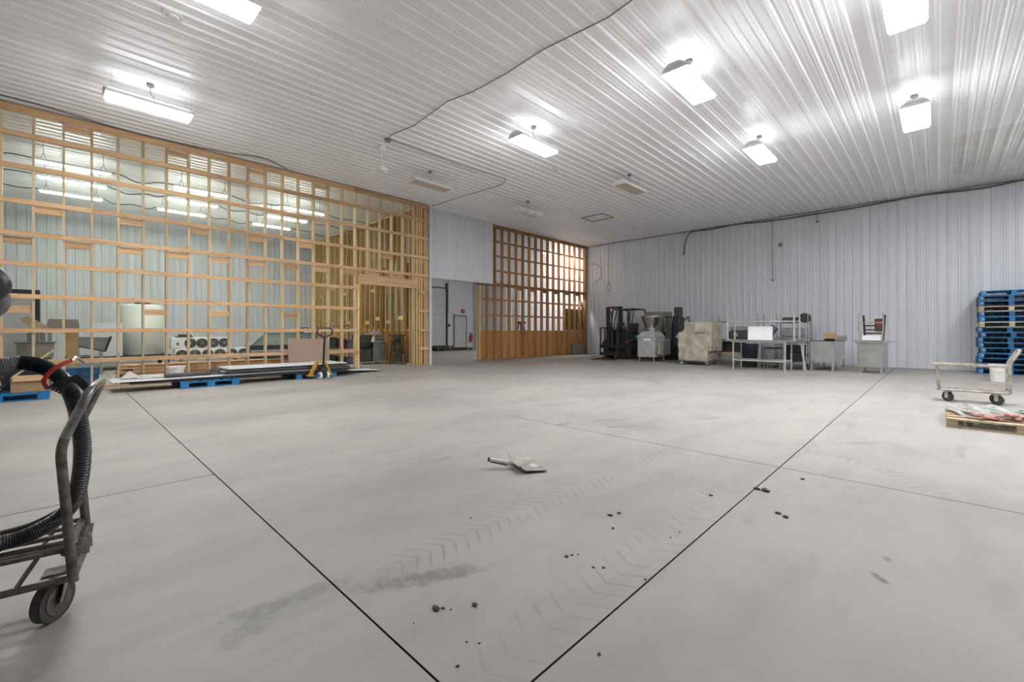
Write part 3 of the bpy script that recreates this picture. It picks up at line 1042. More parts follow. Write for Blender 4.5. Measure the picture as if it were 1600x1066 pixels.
# ================================================================== OBJECTS ON THE RIGHT
def caster(parent, x, y, r=0.06, wd=0.035, m='rubber', top=0.16, ang=0.0, name='caster'):
    ca, sa = math.cos(ang), math.sin(ang)
    bm = BM()
    cy(bm, (x - sa * wd / 2 * -1, y - ca * wd / 2, r), (x - sa * wd / 2, y + ca * wd / 2, r), r, 16)
    wl = part(name, bm, m, parent, True)
    bm = BM()
    for s in (-1, 1):
        o = s * (wd / 2 + 0.008)
        bar(bm, (x - sa * o, y + ca * o, r * 0.9), (x - sa * o, y + ca * o, top), 0.05, 0.006)
        cy(bm, (x - sa * o * 1.2, y + ca * o * 1.2, r), (x - sa * o * 0.5, y + ca * o * 0.5, r), r * 0.3, 8)
    bx(bm, x - 0.045, x + 0.045, y - 0.045, y + 0.045, top - 0.01, top)
    part('fork', bm, 'galv', wl)
    return wl


# ---- forklift (faces -x)
fk = thing('forklift', 'dark green forklift with black mast parked by the end wall', 'forklift', (16.6, 9.7, 0))
for s in (-1, 1):
    bm = BM()
    cy(bm, (0, s * 0.38, 0.34), (0, s * 0.62, 0.34), 0.34, 24)
    for k in range(18):
        a = 2 * PI * k / 18
        bar(bm, (0.335 * math.cos(a), s * 0.385, 0.34 + 0.335 * math.sin(a)), (0.335 * math.cos(a + 0.12), s * 0.615, 0.34 + 0.335 * math.sin(a + 0.12)), 0.03, 0.02)
    wl = part('front_wheel', bm, 'tyre', fk, True)
    bm = BM()
    cy(bm, (0, s * 0.615, 0.34), (0, s * 0.635, 0.34), 0.19, 16)
    cy(bm, (0, s * 0.63, 0.34), (0, s * 0.66, 0.34), 0.08, 12)
    part('hub', bm, 'black', wl, True)
    bm = BM()
    cy(bm, (1.45, s * 0.38, 0.26), (1.45, s * 0.56, 0.26), 0.26, 20)
    part('rear_wheel', bm, 'tyre', fk, True)
bm = BM()
prism(bm, [(0.1, 0.25), (0.42, 0.18), (1.0, 0.18), (1.12, 0.4), (1.12, 1.0), (0.62, 1.02), (0.55, 0.72), (0.1, 0.72)], 'y', -0.5, 0.5)
part('chassis', bm, 'green', fk, False, 0.015)
bm = BM()
prism(bm, [(1.12, 0.25), (1.72, 0.3), (1.86, 0.55), (1.82, 0.95), (1.6, 1.08), (1.12, 1.08)], 'y', -0.52, 0.52)
part('counterweight', bm, 'green', fk, False, 0.03)
for s in (-1, 1):
    bm = BM()
    pts = [(-0.42 + 0.0, 0.55), (-0.3, 0.72), (0.0, 0.78), (0.32, 0.70), (0.45, 0.5), (0.49, 0.5), (0.36, 0.74), (0.02, 0.82), (-0.32, 0.76), (-0.46, 0.57)]
    prism(bm, pts, 'y', s * 0.5 - 0.13, s * 0.5 + 0.13)
    part('fender', bm, 'dgreen', fk)
bm = BM()
prism(bm, [(-0.22, 0.45), (0.1, 0.4), (0.12, 0.95), (-0.02, 1.22), (-0.16, 1.24), (-0.2, 0.9)], 'y', -0.42, 0.42)
part('dashboard', bm, 'black', fk, False, 0.02)
bm = BM()
for s in (-1, 1):
    for dy in (0.0, 0.075):
        bx(bm, -0.5 - (0.05 if dy else 0), -0.40, s * (0.34 - dy) - 0.03, s * (0.34 - dy) + 0.03, 0.1, 2.16)
for z in (0.3, 1.15, 2.1):
    bx(bm, -0.49, -0.42, -0.36, 0.36, z, z + 0.08)
part('mast', bm, 'black', fk, False, 0.006)
bm = BM()
for y in (-0.13, 0.13):
    cy(bm, (-0.44, y, 0.2), (-0.44, y, 1.5), 0.035, 10)
    cy(bm, (-0.44, y, 1.5), (-0.44, y, 2.0), 0.02, 8)
part('lift_cylinder', bm, 'dgrey', fk, True)
bm = BM()
for q in range(2):
    tube(bm, spline([(-0.38, 0.22 - 0.5 * q, 2.0), (-0.3, 0.24 - 0.5 * q, 1.6), (-0.34, 0.2 - 0.5 * q, 1.1), (-0.25, 0.2 - 0.5 * q, 0.8)]), 0.015, 6)
part('hydraulic_hose', bm, 'rubber', fk, True)
bm = BM()
for z in (0.15, 0.45):
    bx(bm, -0.62, -0.55, -0.56, 0.62, z, z + 0.12)
for y in (-0.55, -0.3, 0.36, 0.58):
    bx(bm, -0.62, -0.58, y - 0.02, y + 0.03, 0.2, 1.3)
bx(bm, -0.62, -0.58, -0.57, 0.61, 1.27, 1.31)
part('carriage', bm, 'black', fk)
for y in (-0.24, 0.30):
    bm = BM()
    prism(bm, [(-0.62, 0.6), (-0.67, 0.6), (-0.67, 0.07), (-1.72, 0.035), (-1.72, 0.02), (-0.62, 0.02)], 'y', y - 0.06, y + 0.06)
    part('fork_tine', bm, 'black', fk)
bm = BM()
for s in (-1, 1):
    y = s * 0.42
    tube(bm, fillet([(-0.08, y, 1.15), (0.12, y, 2.06), (0.2, y, 2.1), (1.35, y, 2.1), (1.42, y, 2.0), (1.42, y, 1.05)], 0.08), 0.035, 8)
    tube(bm, [(0.1, y, 1.0), (0.42, y * 0.98, 2.08)], 0.022, 8)
for q in range(6):
    bx(bm, 0.25 + 0.2 * q, 0.28 + 0.2 * q, -0.42, 0.42, 2.07, 2.12)
part('overhead_guard', bm, 'black', fk, True)
bm = BM()
prism(bm, [(0.6, 1.02), (1.02, 1.02), (1.12, 1.1), (1.2, 1.5), (1.1, 1.52), (1.0, 1.2), (0.6, 1.16)], 'y', -0.25, 0.25)
part('seat', bm, 'rubber', fk, False, 0.04)
bm = BM()
c = Vector((0.2, 0.0, 1.32))
nrm = Vector((0.45, 0, 0.9)).normalized()
a1 = Vector((0, 1, 0))
b1 = nrm.cross(a1)
tube(bm, [c + (a1 * math.cos(q * PI / 10) + b1 * math.sin(q * PI / 10)) * 0.16 for q in range(20)], 0.014, 6, True)
cy(bm, c, c - nrm * 0.32, 0.02, 8)
bar(bm, c - a1 * 0.15, c + a1 * 0.15, 0.03, 0.012)
part('steering_wheel', bm, 'rubber', fk, True)
bm = BM()
for y in (-0.33, 0.33):
    cy(bm, (-0.3, y, 1.45), (-0.38, y, 1.45), 0.07, 12)
    bar(bm, (-0.3, y, 1.45), (-0.05, y, 1.35), 0.02, 0.02)
part('headlight', bm, 'dgrey', fk, True)

# ---- filling machine with funnel
fm = thing('vacuum_filler', 'film-wrapped stainless filling machine with a wide funnel hopper', 'machine', (16.1, 8.03, 0))
bm = BM()
bx(bm, -0.48, 0.48, -0.36, 0.34, 0.16, 0.92)
part('cabinet', bm, 'film', fm, False, 0.02)
bm = BM()
bx(bm, -0.497, -0.481, -0.33, 0.16, 0.19, 0.74)
part('front_door', bm, 'film', fm, False, 0.006)
bm = BM()
bx(bm, -0.52, -0.48, -0.22, 0.06, 0.79, 0.89)
part('control_panel', bm, 'white', fm, False, 0.01)
bm = BM()
A = [(-0.5, -0.38), (0.5, -0.38), (0.5, 0.42), (-0.5, 0.42)]
Bq = [(-0.25, -0.22), (0.25, -0.22), (0.25, 0.24), (-0.25, 0.24)]
va = [bm.verts.new((x, y, 0.92)) for x, y in A]
vb = [bm.verts.new((x, y, 1.17)) for x, y in Bq]
for i in range(4):
    bm.faces.new((va[i], va[(i + 1) % 4], vb[(i + 1) % 4], vb[i]))
bm.faces.new(vb)
bm.faces.new(va[::-1])
part('shoulder', bm, 'film', fm, False, 0.02)
bm = BM()
lathe(bm, [(0, 1.16), (0.30, 1.16), (0.30, 1.2), (0.21, 1.24), (0.20, 1.32), (0.30, 1.5), (0.37, 1.66), (0.385, 1.69), (0.385, 1.755), (0.36, 1.765), (0.345, 1.74), (0.18, 1.36), (0, 1.34)], 32)
part('hopper', bm, 'steel', fm, True)
for x in (-0.42, 0.42):
    for y in (-0.3, 0.28):
        bm = BM()
        cy(bm, (x, y, 0.0), (x, y, 0.17), 0.03, 12)
        part('leg', bm, 'steel', fm, True)
bm = BM()
tube(bm, spline([(-0.3, -0.36, 0.7), (-0.34, -0.45, 0.66), (-0.3, -0.47, 0.5), (-0.34, -0.46, 0.3)]), 0.03, 8)
part('lever', bm, 'beige', fm, True)
bm = BM()
bx(bm, -0.3, 0.35, -0.62, -0.361, 0.25, 0.85)
part('side_box', bm, 'grey', fm, False, 0.02)

# ---- behind it: tall cabinet and a dark machine
t = thing('tall_cabinet', 'tall taupe cabinet behind the filling machine', 'cabinet', (17.9, 8.6, 0))
bm = BM()
bx(bm, -0.4, 0.4, -0.42, 0.42, 0.08, 1.98)
part('body', bm, 'taupe', t, False, 0.015)
bm = BM()
bx(bm, -0.415, -0.401, -0.39, 0.39, 0.14, 1.93)
part('door', bm, 'taupe', t, False, 0.006)
bm = BM()
for x in (-0.34, 0.34):
    for y in (-0.36, 0.36):
        bx(bm, x - 0.03, x + 0.03, y - 0.03, y + 0.03, 0, 0.08)
part('feet', bm, 'black', t)
bm = BM()
bx(bm, -0.43, -0.415, -0.33, -0.30, 0.95, 1.12)
part('handle', bm, 'steel', t)
t = thing('dark_machine', 'dark blue machine column with a boxed motor on top', 'machine', (17.5, 7.55, 0))
bm = BM()
bx(bm, -0.3, 0.45, -0.05, 0.50, 0.0, 1.75)
part('column', bm, 'black', t, False, 0.02)
bm = BM()
bx(bm, -0.36, -0.02, -0.18, 0.1, 0.5, 1.78)
part('front_column', bm, 'navy', t, False, 0.03)
bm = BM()
bx(bm, -0.36, -0.02, -0.18, 0.04, 1.79, 2.12)
part('motor_box', bm, 'dgreen', t, False, 0.015)
bm = BM()
for q in range(4):
    tube(bm, spline([(-0.38, 0.4 - 0.1 * q, 1.7), (-0.44, 0.38 - 0.08 * q, 1.3), (-0.4, 0.3 - 0.05 * q, 0.9), (-0.42, 0.3, 0.6)]), 0.02 if q % 2 else 0.028, 6)
part('hose_bundle', bm, 'steelm', t, True)
bm = BM()
tube(bm, fillet([(-0.2, -0.2, 1.5), (-0.2, -0.5, 1.75), (-0.2, -0.52, 1.4)], 0.05), 0.03, 8)
part('pipe', bm, 'dgrey', t, True)
bm = BM()
lathe(bm, [(0, 0), (0.27, 0), (0.31, 0.5), (0.33, 0.66), (0.30, 0.66), (0.26, 0.05), (0, 0.04)], 22)
single('dark_bin', 'round dark grey bin between filling machine and wrapped machine', 'bin', bm, 'dgrey', True, loc=(16.75, 6.80, 0))
bm = BM()
bx(bm, -0.28, 0.28, -0.25, 0.25, 0, 0.82)
single('grey_crate', 'grey plastic crate standing behind the dark bin', 'crate', bm, 'grey', bev=0.02, loc=(17.5, 6.72, 0))

# ---- wrapped machine on casters
wm = thing('wrapped_machine', 'stepped machine shrouded in dusty tan stretch wrap on casters', 'machine', (15.65, 6.05, 0))


def lumpy(bm, cuts, amp, seed):
    bmesh.ops.recalc_face_normals(bm, faces=bm.faces)
    bmesh.ops.subdivide_edges(bm, edges=bm.edges, cuts=cuts, use_grid_fill=True)
    r = random.Random(seed)
    bm.normal_update()
    for v in bm.verts:
        q = v.co
        fold = math.sin(q.y * 11 + q.z * 7 + seed) * 0.6 + math.sin(q.z * 17 - q.y * 9 + q.x * 5 + seed) * 0.5
        v.co += v.normal * (r.uniform(-amp, amp) * 0.6 + fold * amp * 1.1)


bm = BM()
bx(bm, -0.5, 0.42, -0.5, 0.5, 0.17, 1.13)
lumpy(bm, 14, 0.014, 3)
part('lower_wrap', bm, 'wrap', wm, True)
bm = BM()
bx(bm, -0.46, 0.5, -0.62, 0.30, 0.5, 1.47)
lumpy(bm, 14, 0.016, 5)
part('upper_wrap', bm, 'wrap', wm, True)
bm = BM()
vs = [bm.verts.new(p) for p in ((-0.3, 0.3, 1.3), (0.1, 0.3, 1.3), (-0.3, 0.49, 0.8), (0.1, 0.49, 0.8), (-0.2, 0.74, 0.97), (-0.1, 0.74, 0.95))]
for f in ((0, 1, 5, 4), (0, 4, 2), (1, 3, 5), (2, 4, 5, 3), (0, 2, 3, 1)):
    bm.faces.new([vs[i] for i in f])
part('loose_flap', bm, 'wrap', wm)
bm = BM()
bx(bm, -0.56, -0.46, -0.42, -0.1, 1.12, 1.36)
lumpy(bm, 2, 0.012, 8)
part('bulge', bm, 'wrap', wm, True)
bm = BM()
bx(bm, -0.48, 0.46, -0.52, 0.48, 0.13, 0.17)
part('base_frame', bm, 'steelm', wm)
for x in (-0.4, 0.38):
    for y in (-0.44, 0.42):
        caster(wm, x, y, 0.055, 0.04, 'steelm', 0.13, 0.5)


# ---- stainless tables
def steel_table(name, label, loc, LX, LY, H, lower, m='galv', topm='steel', rz=0.0, legs=True, flip=False, shelf=False):
    t = thing(name, label, 'table', loc, rz)

    def Z(z):
        return H - z if flip else z
    bm = BM()
    z0, z1 = sorted((Z(H - 0.035), Z(H)))
    bx(bm, -LX / 2, LX / 2, -LY / 2, LY / 2, z0, z1)
    part('top', bm, topm, t, False, 0.004)
    for x in (-LX / 2 + 0.05, LX / 2 - 0.05):
        for y in (-LY / 2 + 0.05, LY / 2 - 0.05):
            bm = BM()
            za, zb = sorted((Z(0), Z(H - 0.035)))
            cy(bm, (x, y, za), (x, y, zb), 0.024, 10)
            part('leg', bm, m, t, True)
    if shelf:
        bm = BM()
        z0, z1 = sorted((Z(lower), Z(lower + 0.03)))
        bx(bm, -LX / 2 + 0.03, LX / 2 - 0.03, -LY / 2 + 0.03, LY / 2 - 0.03, z0, z1)
        part('shelf', bm, topm, t)
    else:
        for y in (-LY / 2 + 0.05, LY / 2 - 0.05):
            bm = BM()
            cy(bm, (-LX / 2 + 0.05, y, Z(lower)), (LX / 2 - 0.05, y, Z(lower)), 0.018, 8)
            part('stretcher', bm, m, t, True)
        for x in (-LX / 2 + 0.05, LX / 2 - 0.05):
            bm = BM()
            cy(bm, (x, -LY / 2 + 0.05, Z(lower)), (x, LY / 2 - 0.05, Z(lower)), 0.018, 8)
            part('stretcher', bm, m, t, True)
    return t


ta = steel_table('steel_table', 'stainless work table carrying an upturned table and a white board', (14.78, 3.82, 0), 0.86, 1.48, 0.86, 0.29)
steel_table('upturned_table', 'upturned table frame with legs in the air on the front table', (14.85, 3.82, 0.862), 0.78, 1.88, 0.76, 0.17, flip=True)
bm = BM()
bx(bm, -0.02, 0.02, -0.33, 0.33, 0, 0.42)
single('white_board', 'white rectangular board propped inside the upturned table', 'board', bm, 'white', bev=0.004, loc=(14.66, 3.84, 0.90), rot=(0, 0.06, 0.0))
steel_table('shelf_table', 'steel table with bottom shelf beside the sink cabinet', (15.85, 3.12, 0), 1.1, 0.62, 0.85, 0.22, shelf=True)
for q, (x, y, zz) in enumerate(((15.6, 3.1, 0.252), (15.62, 3.1, 0.505))):
    t = thing('black_bin', ('lower', 'upper')[q] + ' black tote on the shelf under the steel table', 'bin', (x, y, zz), 0, 'black totes under the steel table')
    bm = BM()
    bx(bm, -0.25, 0.25, -0.21, 0.21, 0, 0.21)
    part('body', bm, 'black', t, False, 0.015)
    bm = BM()
    bx(bm, -0.265, 0.265, -0.225, 0.225, 0.211, 0.245)
    part('rim', bm, 'dgrey', t)
bm = BM()
bar(bm, (0, 0, 0.0), (0.1, 0.14, 0.86), 0.045, 0.03)
single('leaning_rail', 'steel rail leaning against the shelf table', 'rail', bm, 'galv', loc=(15.2, 2.78, 0.01))
steel_table('rear_table', 'steel table half hidden behind the wrapped machine', (16.75, 5.25, 0), 1.0, 1.3, 0.85, 0.3, shelf=True)
steel_table('upturned_rear_table', 'upturned table frame on the rear table behind the wrapped machine', (16.75, 5.1, 0.852), 0.8, 1.6, 0.9, 0.26, flip=True, m='steelm')
t = thing('slicing_machine', 'grey green slicing machine standing on the rear table', 'machine', (16.65, 4.95, 0.89))
bm = BM()
bx(bm, -0.22, 0.25, -0.35, 0.35, 0, 0.28)
part('body', bm, 'dgreen', t, False, 0.03)
bm = BM()
bx(bm, -0.2, 0.2, -0.3, 0.3, 0.281, 0.44)
part('cover', bm, 'grey', t, False, 0.03)
bm = BM()
cy(bm, (-0.23, 0.1, 0.15), (-0.28, 0.1, 0.15), 0.08, 14)
part('dial', bm, 'steel', t, True)
bm = BM()
bx(bm, -0.3, 0.3, -0.5, 0.5, 0, 0.05)
bx(bm, -0.25, 0.25, -0.45, 0.45, 0.05, 0.10)
single('wooden_skid', 'low brown skid on the shelf of the rear table', 'skid', bm, 'pallet', loc=(16.72, 5.25, 0.332))
bm = BM()
bx(bm, -0.3, 0.3, -0.45, 0.4, 0, 0.36)
single('black_crate', 'big black crate on the shelf of the rear table', 'crate', bm, 'black', bev=0.02, loc=(16.75, 5.25, 0.434))
t = thing('mincer', 'grey mincer with tilted motor behind the front table', 'machine', (16.35, 3.98, 0))
bm = BM()
bx(bm, -0.2, 0.2, -0.22, 0.22, 0.05, 0.78)
part('cabinet', bm, 'steelm', t, False, 0.02)
bm = BM()
cy(bm, (-0.1, 0.1, 0.95), (0.05, -0.12, 1.3), 0.13, 14)
part('motor', bm, 'dgrey', t, True)
bm = BM()
bx(bm, -0.18, 0.18, -0.2, 0.2, 0.781, 0.92)
part('head', bm, 'grey', t, False, 0.02)
bm = BM()
for x in (-0.16, 0.16):
    for y in (-0.18, 0.18):
        cy(bm, (x, y, 0), (x, y, 0.05), 0.025, 8)
part('feet', bm, 'black', t)
bm = BM()
lathe(bm, [(0, 0), (0.23, 0), (0.27, 0.6), (0.29, 0.75), (0.26, 0.75), (0.2, 0.03), (0, 0.03)], 20)
single('blue_barrel', 'dark blue tapered barrel behind the front table legs', 'barrel', bm, 'navy', True, loc=(15.75, 4.45, 0))
t = thing('wire_rack', 'thin steel rack on legs against the end wall', 'rack', (17.55, 3.55, 0))
for x in (-0.25, 0.25):
    for y in (-0.45, 0.45):
        bm = BM()
        cy(bm, (x, y, 0), (x, y, 1.75), 0.018, 8)
        part('leg', bm, 'steelm', t)
for z in (0.35, 0.95, 1.42):
    bm = BM()
    bx(bm, -0.27, 0.27, -0.47, 0.47, z, z + 0.02)
    part('shelf', bm, 'steelm', t)
t = thing('motor_unit', 'dark motor unit on the top of the wire rack', 'motor', (17.5, 3.5, 1.442))
bm = BM()
bx(bm, -0.2, 0.2, -0.1, 0.35, 0, 0.2)
part('housing', bm, 'dgrey', t, False, 0.02)
bm = BM()
cy(bm, (-0.1, -0.28, 0.17), (0.15, -0.28, 0.17), 0.16, 16)
part('fan_drum', bm, 'black', t, True)
bm = BM()
bx(bm, -0.2, 0.2, -0.3, 0.3, 0, 0.3)
single('steel_tray_stack', 'stack of steel trays on the middle shelf of the wire rack', 'trays', bm, 'steelm', bev=0.02, loc=(17.5, 3.55, 0.972))
t = thing('step_stool', 'dark metal step stool under the front table', 'stool', (15.5, 3.68, 0))
bm = BM()
bx(bm, -0.2, 0.2, -0.22, 0.22, 0.62, 0.66)
part('seat', bm, 'dgreen', t, False, 0.006)
for x in (-0.19, 0.19):
    for y in (-0.2, 0.2):
        bm = BM()
        cy(bm, (x * 1.1, y * 1.1, 0), (x, y, 0.62), 0.014, 8)
        part('leg', bm, 'steelm', t, True)
for y in (-0.2, 0.2):
    bm = BM()
    cy(bm, (-0.19, y, 0.25), (0.19, y, 0.25), 0.011, 6)
    part('rung', bm, 'steelm', t, True)

# ---- sink cabinets
sk = thing('sink_cabinet', 'deep stainless sink cabinet on legs with raised side splash', 'sink', (16.6, 2.44, 0))
bm = BM()
bx(bm, -1.03, 1.03, -0.29, 0.29, 0.27, 0.84)
bmesh.ops.delete(bm, geom=[f for f in bm.faces if f.calc_center_median().z > 0.83], context='FACES_ONLY')
bx(bm, -1.0, 1.0, -0.27, 0.27, 0.29, 0.30)
part('basin', bm, 'steel', sk)
bm = BM()
for (a, b, c2, d2_) in ((-1.07, 1.07, -0.33, -0.26), (-1.07, 1.07, 0.26, 0.33), (-1.07, -0.99, -0.26, 0.26), (0.99, 1.07, -0.26, 0.26)):
    bx(bm, a, b, c2, d2_, 0.84, 0.87)
part('rim', bm, 'steel', sk)
bm = BM()
bx(bm, -1.07, 1.07, -0.33, -0.315, 0.871, 1.03)
part('splash', bm, 'steelm', sk)
for x in (-1.0, 0.0, 1.0):
    for y in (-0.26, 0.26):
        bm = BM()
        bx(bm, x - 0.03, x + 0.03, y - 0.03, y + 0.03, 0, 0.275)
        part('leg', bm, 'steel', sk)
bm = BM()
bx(bm, -0.12, 0.16, -0.16, 0.12, 0, 0.16, Matrix.Rotation(0.25, 4, 'Y'))
for q in range(3):
    bx(bm, -0.2 + q * 0.09, -0.19 + q * 0.09, -0.16, 0.12, 0.02, 0.22 - 0.02 * q)
single('cardboard_scraps', 'torn brown cardboard lying on the sink cabinet', 'cardboard', bm, 'tan', loc=(16.2, 2.36, 0.92))
bm = BM()
bx(bm, -0.3, 0.3, -0.4, 0.4, 0, 0.012)
single('wet_board', 'thin dark board laid across the sink cabinet', 'board', bm, 'dgreen', loc=(16.1, 2.40, 0.873))

sc = thing('steel_cupboard', 'small stainless cupboard carrying an upturned chair frame', 'cupboard', (16.0, 1.33, 0), -0.12)
bm = BM()
bx(bm, -0.3, 0.3, -0.29, 0.27, 0.15, 0.82)
part('body', bm, 'steel', sc, False, 0.008)
bm = BM()
bx(bm, -0.35, 0.34, -0.32, 0.30, 0.821, 0.87)
part('counter', bm, 'steel', sc, False, 0.006)
bm = BM()
bx(bm, -0.318, -0.301, -0.27, 0.25, 0.17, 0.62)
part('front_panel', bm, 'steel', sc, False, 0.004)
for x in (-0.24, 0.24):
    for y in (-0.23, 0.22):
        bm = BM()
        cy(bm, (x, y, 0), (x, y, 0.15), 0.022, 10)
        part('leg', bm, 'galv', sc, True)
bm = BM()
bx(bm, -0.05, 0.05, -0.5, 0.48, 0, 0.035)
single('wooden_paddle', 'pale wooden paddle laid across the steel cupboard', 'paddle', bm, 'cart', loc=(15.98, 1.33, 0.872), rz=-0.1)
cf = thing('upturned_chair', 'upturned black and chrome chair frame on the steel cupboard', 'chair', (16.05, 1.33, 0.908), -0.1)
for s in (-1, 1):
    bm = BM()
    tube(bm, [(-0.2, s * 0.24, 0.0), (-0.2, s * 0.27, 0.36), (-0.2, s * 0.265, 0.78)], 0.016, 8)
    part('leg', bm, 'cart', cf, True)
    bm = BM()
    bar(bm, (0.16, s * 0.2, 0.0), (0.18, s * 0.24, 0.72), 0.05, 0.035)
    part('leg', bm, 'black', cf)
bm = BM()
cy(bm, (-0.2, -0.26, 0.5), (-0.2, 0.26, 0.5), 0.012, 8)
part('stretcher', bm, 'cart', cf)
for z in (0.18, 0.28, 0.4):
    bm = BM()
    bx(bm, 0.15, 0.19, -0.2, 0.22, z, z + 0.04)
    part('slat', bm, 'black' if z != 0.28 else 'brown', cf)
bm = BM()
bx(bm, 0.05, 0.15, -0.24, -0.03, 0.25, 0.62)
part('back_pad', bm, 'brown', cf, False, 0.03)
bm = BM()
bx(bm, -0.16, 0.14, -0.2, 0.2, 0.0, 0.14)
single('white_tin_box', 'low white tin box under the upturned chair frame', 'box', bm, 'white', bev=0.006, loc=(16.05, 1.33, 0.908), rz=-0.1)


# ---- pallets
def pallet(name, label, loc, paint, top='same', lx=1.0, ly=1.2, hgt=0.142, block=True, rz=0.0, group=None, mark=False):
    """deck boards run along y, on three bearers along x"""
    t = thing(name, label, 'pallet', loc, rz, group)
    bt = 0.02
    n = 6
    tm = paint if top == 'same' else top
    for k in range(n):
        x = -lx / 2 + 0.06 + k * (lx - 0.12) / (n - 1)
        board('deck_board', t, (x, 0, hgt - bt / 2), (0.12, ly, bt), tm)
    for y in (-ly / 2 + 0.05, 0, ly / 2 - 0.05):
        if block:
            for x in (-lx / 2 + 0.07, 0, lx / 2 - 0.07):
                board('block', t, (x, y, bt + (hgt - 3 * bt) / 2), (0.14, 0.10, hgt - 3 * bt), paint)
            board('stringer_board', t, (0, y, hgt - 1.5 * bt), (lx, 0.10, bt), paint)
            board('bottom_board', t, (0, y, bt / 2), (lx, 0.10, bt), paint)
        else:
            board('stringer', t, (0, y, bt + (hgt - 2 * bt) / 2), (lx, 0.045, hgt - 2 * bt), paint)
    for x in (-lx / 2 + 0.06, lx / 2 - 0.06):
        board('bottom_board', t, (x, 0, bt / 2 - 0.0005), (0.10, ly - 0.25, bt - 0.001), paint)
    if mark:      # white printed arc mark on the corner block
        bm = BM()
        pts = []
        for q in range(9):
            a = 0.6 + q * 0.55
            pts.append((0, 0.03 * math.cos(a), 0.022 * math.sin(a)))
        tube(bm, pts, 0.006, 4)
        part('printed_mark', bm, 'white', t, False, 0, (-lx / 2 - 0.001, ly / 2 - 0.05, hgt / 2 + 0.01))
    return t


ORD = ['first', 'second', 'third', 'fourth', 'fifth', 'sixth', 'seventh', 'eighth', 'ninth', 'tenth', 'eleventh', 'twelfth', 'thirteenth', 'fourteenth', 'fifteenth', 'sixteenth']
for k in range(16):
    raw = k in (9, 12)
    r = random.Random(k)
    lb = ('unpainted wooden pallet, %s from the floor in the tall blue stack' if raw else 'blue pallet, %s from the floor in the tall stack') % ORD[k]
    pallet('pallet', lb, (18.20 + r.uniform(-0.03, 0.03), -1.42 + r.uniform(-0.035, 0.035), 0.0 + 0.1425 * k), 'pallet' if raw else ('bluev' if k in (0, 3, 10, 15) else 'blue'), group='stacked pallets by the end wall', mark=not raw, rz=r.uniform(-0.015, 0.015))

# ---- platform cart
ct = thing('stock_cart', 'narrow worn metal stock cart with raised side rail', 'cart', (10.55, -0.40, 0))
x0, x1, y0, y1 = -0.17, 0.17, -0.41, 0.41
bm = BM()
tube(bm, fillet([(x0, 0.0, 0.20), (x0, y1, 0.20), (x1, y1, 0.20), (x1, y0, 0.20), (x0, y0, 0.20), (x0, 0.0, 0.20)], 0.06), 0.02, 8)
for y in (-0.28, 0.28):
    bx(bm, x0, x1, y - 0.09, y + 0.09, 0.185, 0.2)
part('base_frame', bm, 'cart', ct, True)
for q in range(3):
    board('deck_slat', ct, (-0.1 + 0.1 * q, 0, 0.21), (0.05, 0.78, 0.02), 'cart')
for xq in (x0, x1):
    bm = BM()
    tube(bm, fillet([(xq, y1 - 0.03, 0.2), (xq, y1 - 0.01, 0.30), (xq, y1 + 0.0, 0.60)], 0.05), 0.02, 8)
    part('end_post', bm, 'cart', ct, True)
bm = BM()
tube(bm, fillet([(x0, y0, 0.2), (x0, y0, 0.66), (x0, y0 - 0.11, 0.88), (x1, y0 - 0.11, 0.88), (x1, y0, 0.66), (x1, y0, 0.2)], 0.05), 0.021, 8)
part('handle', bm, 'cart', ct, True)
bm = BM()
for x in (x0, x1):
    bx(bm, x - 0.02, x + 0.02, y0, y1 + 0.06, 0.60, 0.635)
bx(bm, x0, x1, y1 + 0.02, y1 + 0.06, 0.60, 0.635)
part('side_rail', bm, 'cart', ct, False, 0.004)
for x, y, a in ((-0.1, 0.28, 0.9), (0.1, 0.28, 0.7), (-0.1, -0.28, 1.1), (0.1, -0.28, 0.9)):
    caster(ct, x, y, 0.08, 0.035, 'tyre', 0.185, a)
t = thing('white_pail', 'white plastic pail on the floor by the pallet stack', 'pail', (15.3, -1.02, 0))
bm = BM()
lathe(bm, [(0, 0), (0.13, 0), (0.155, 0.36), (0.165, 0.36), (0.165, 0.40), (0.15, 0.40), (0.125, 0.02), (0, 0.02)], 24)
part('body', bm, 'plastic', t, True)
bm = BM()
tube(bm, spline([(0, 0.165, 0.36), (-0.14, 0.12, 0.26), (-0.17, 0, 0.22), (-0.14, -0.12, 0.26), (0, -0.165, 0.36)]), 0.004, 5)
part('bail', bm, 'wire', t)

# ---- wooden pallet with webbing straps
pallet('pallet', 'low wooden pallet covered with straps in front of the cart', (8.28, -0.70, 0), 'pallet', lx=1.25, ly=1.25, hgt=0.11, block=True)
rs = random.Random(11)


def off_side(k):
    return k % 13 < 7


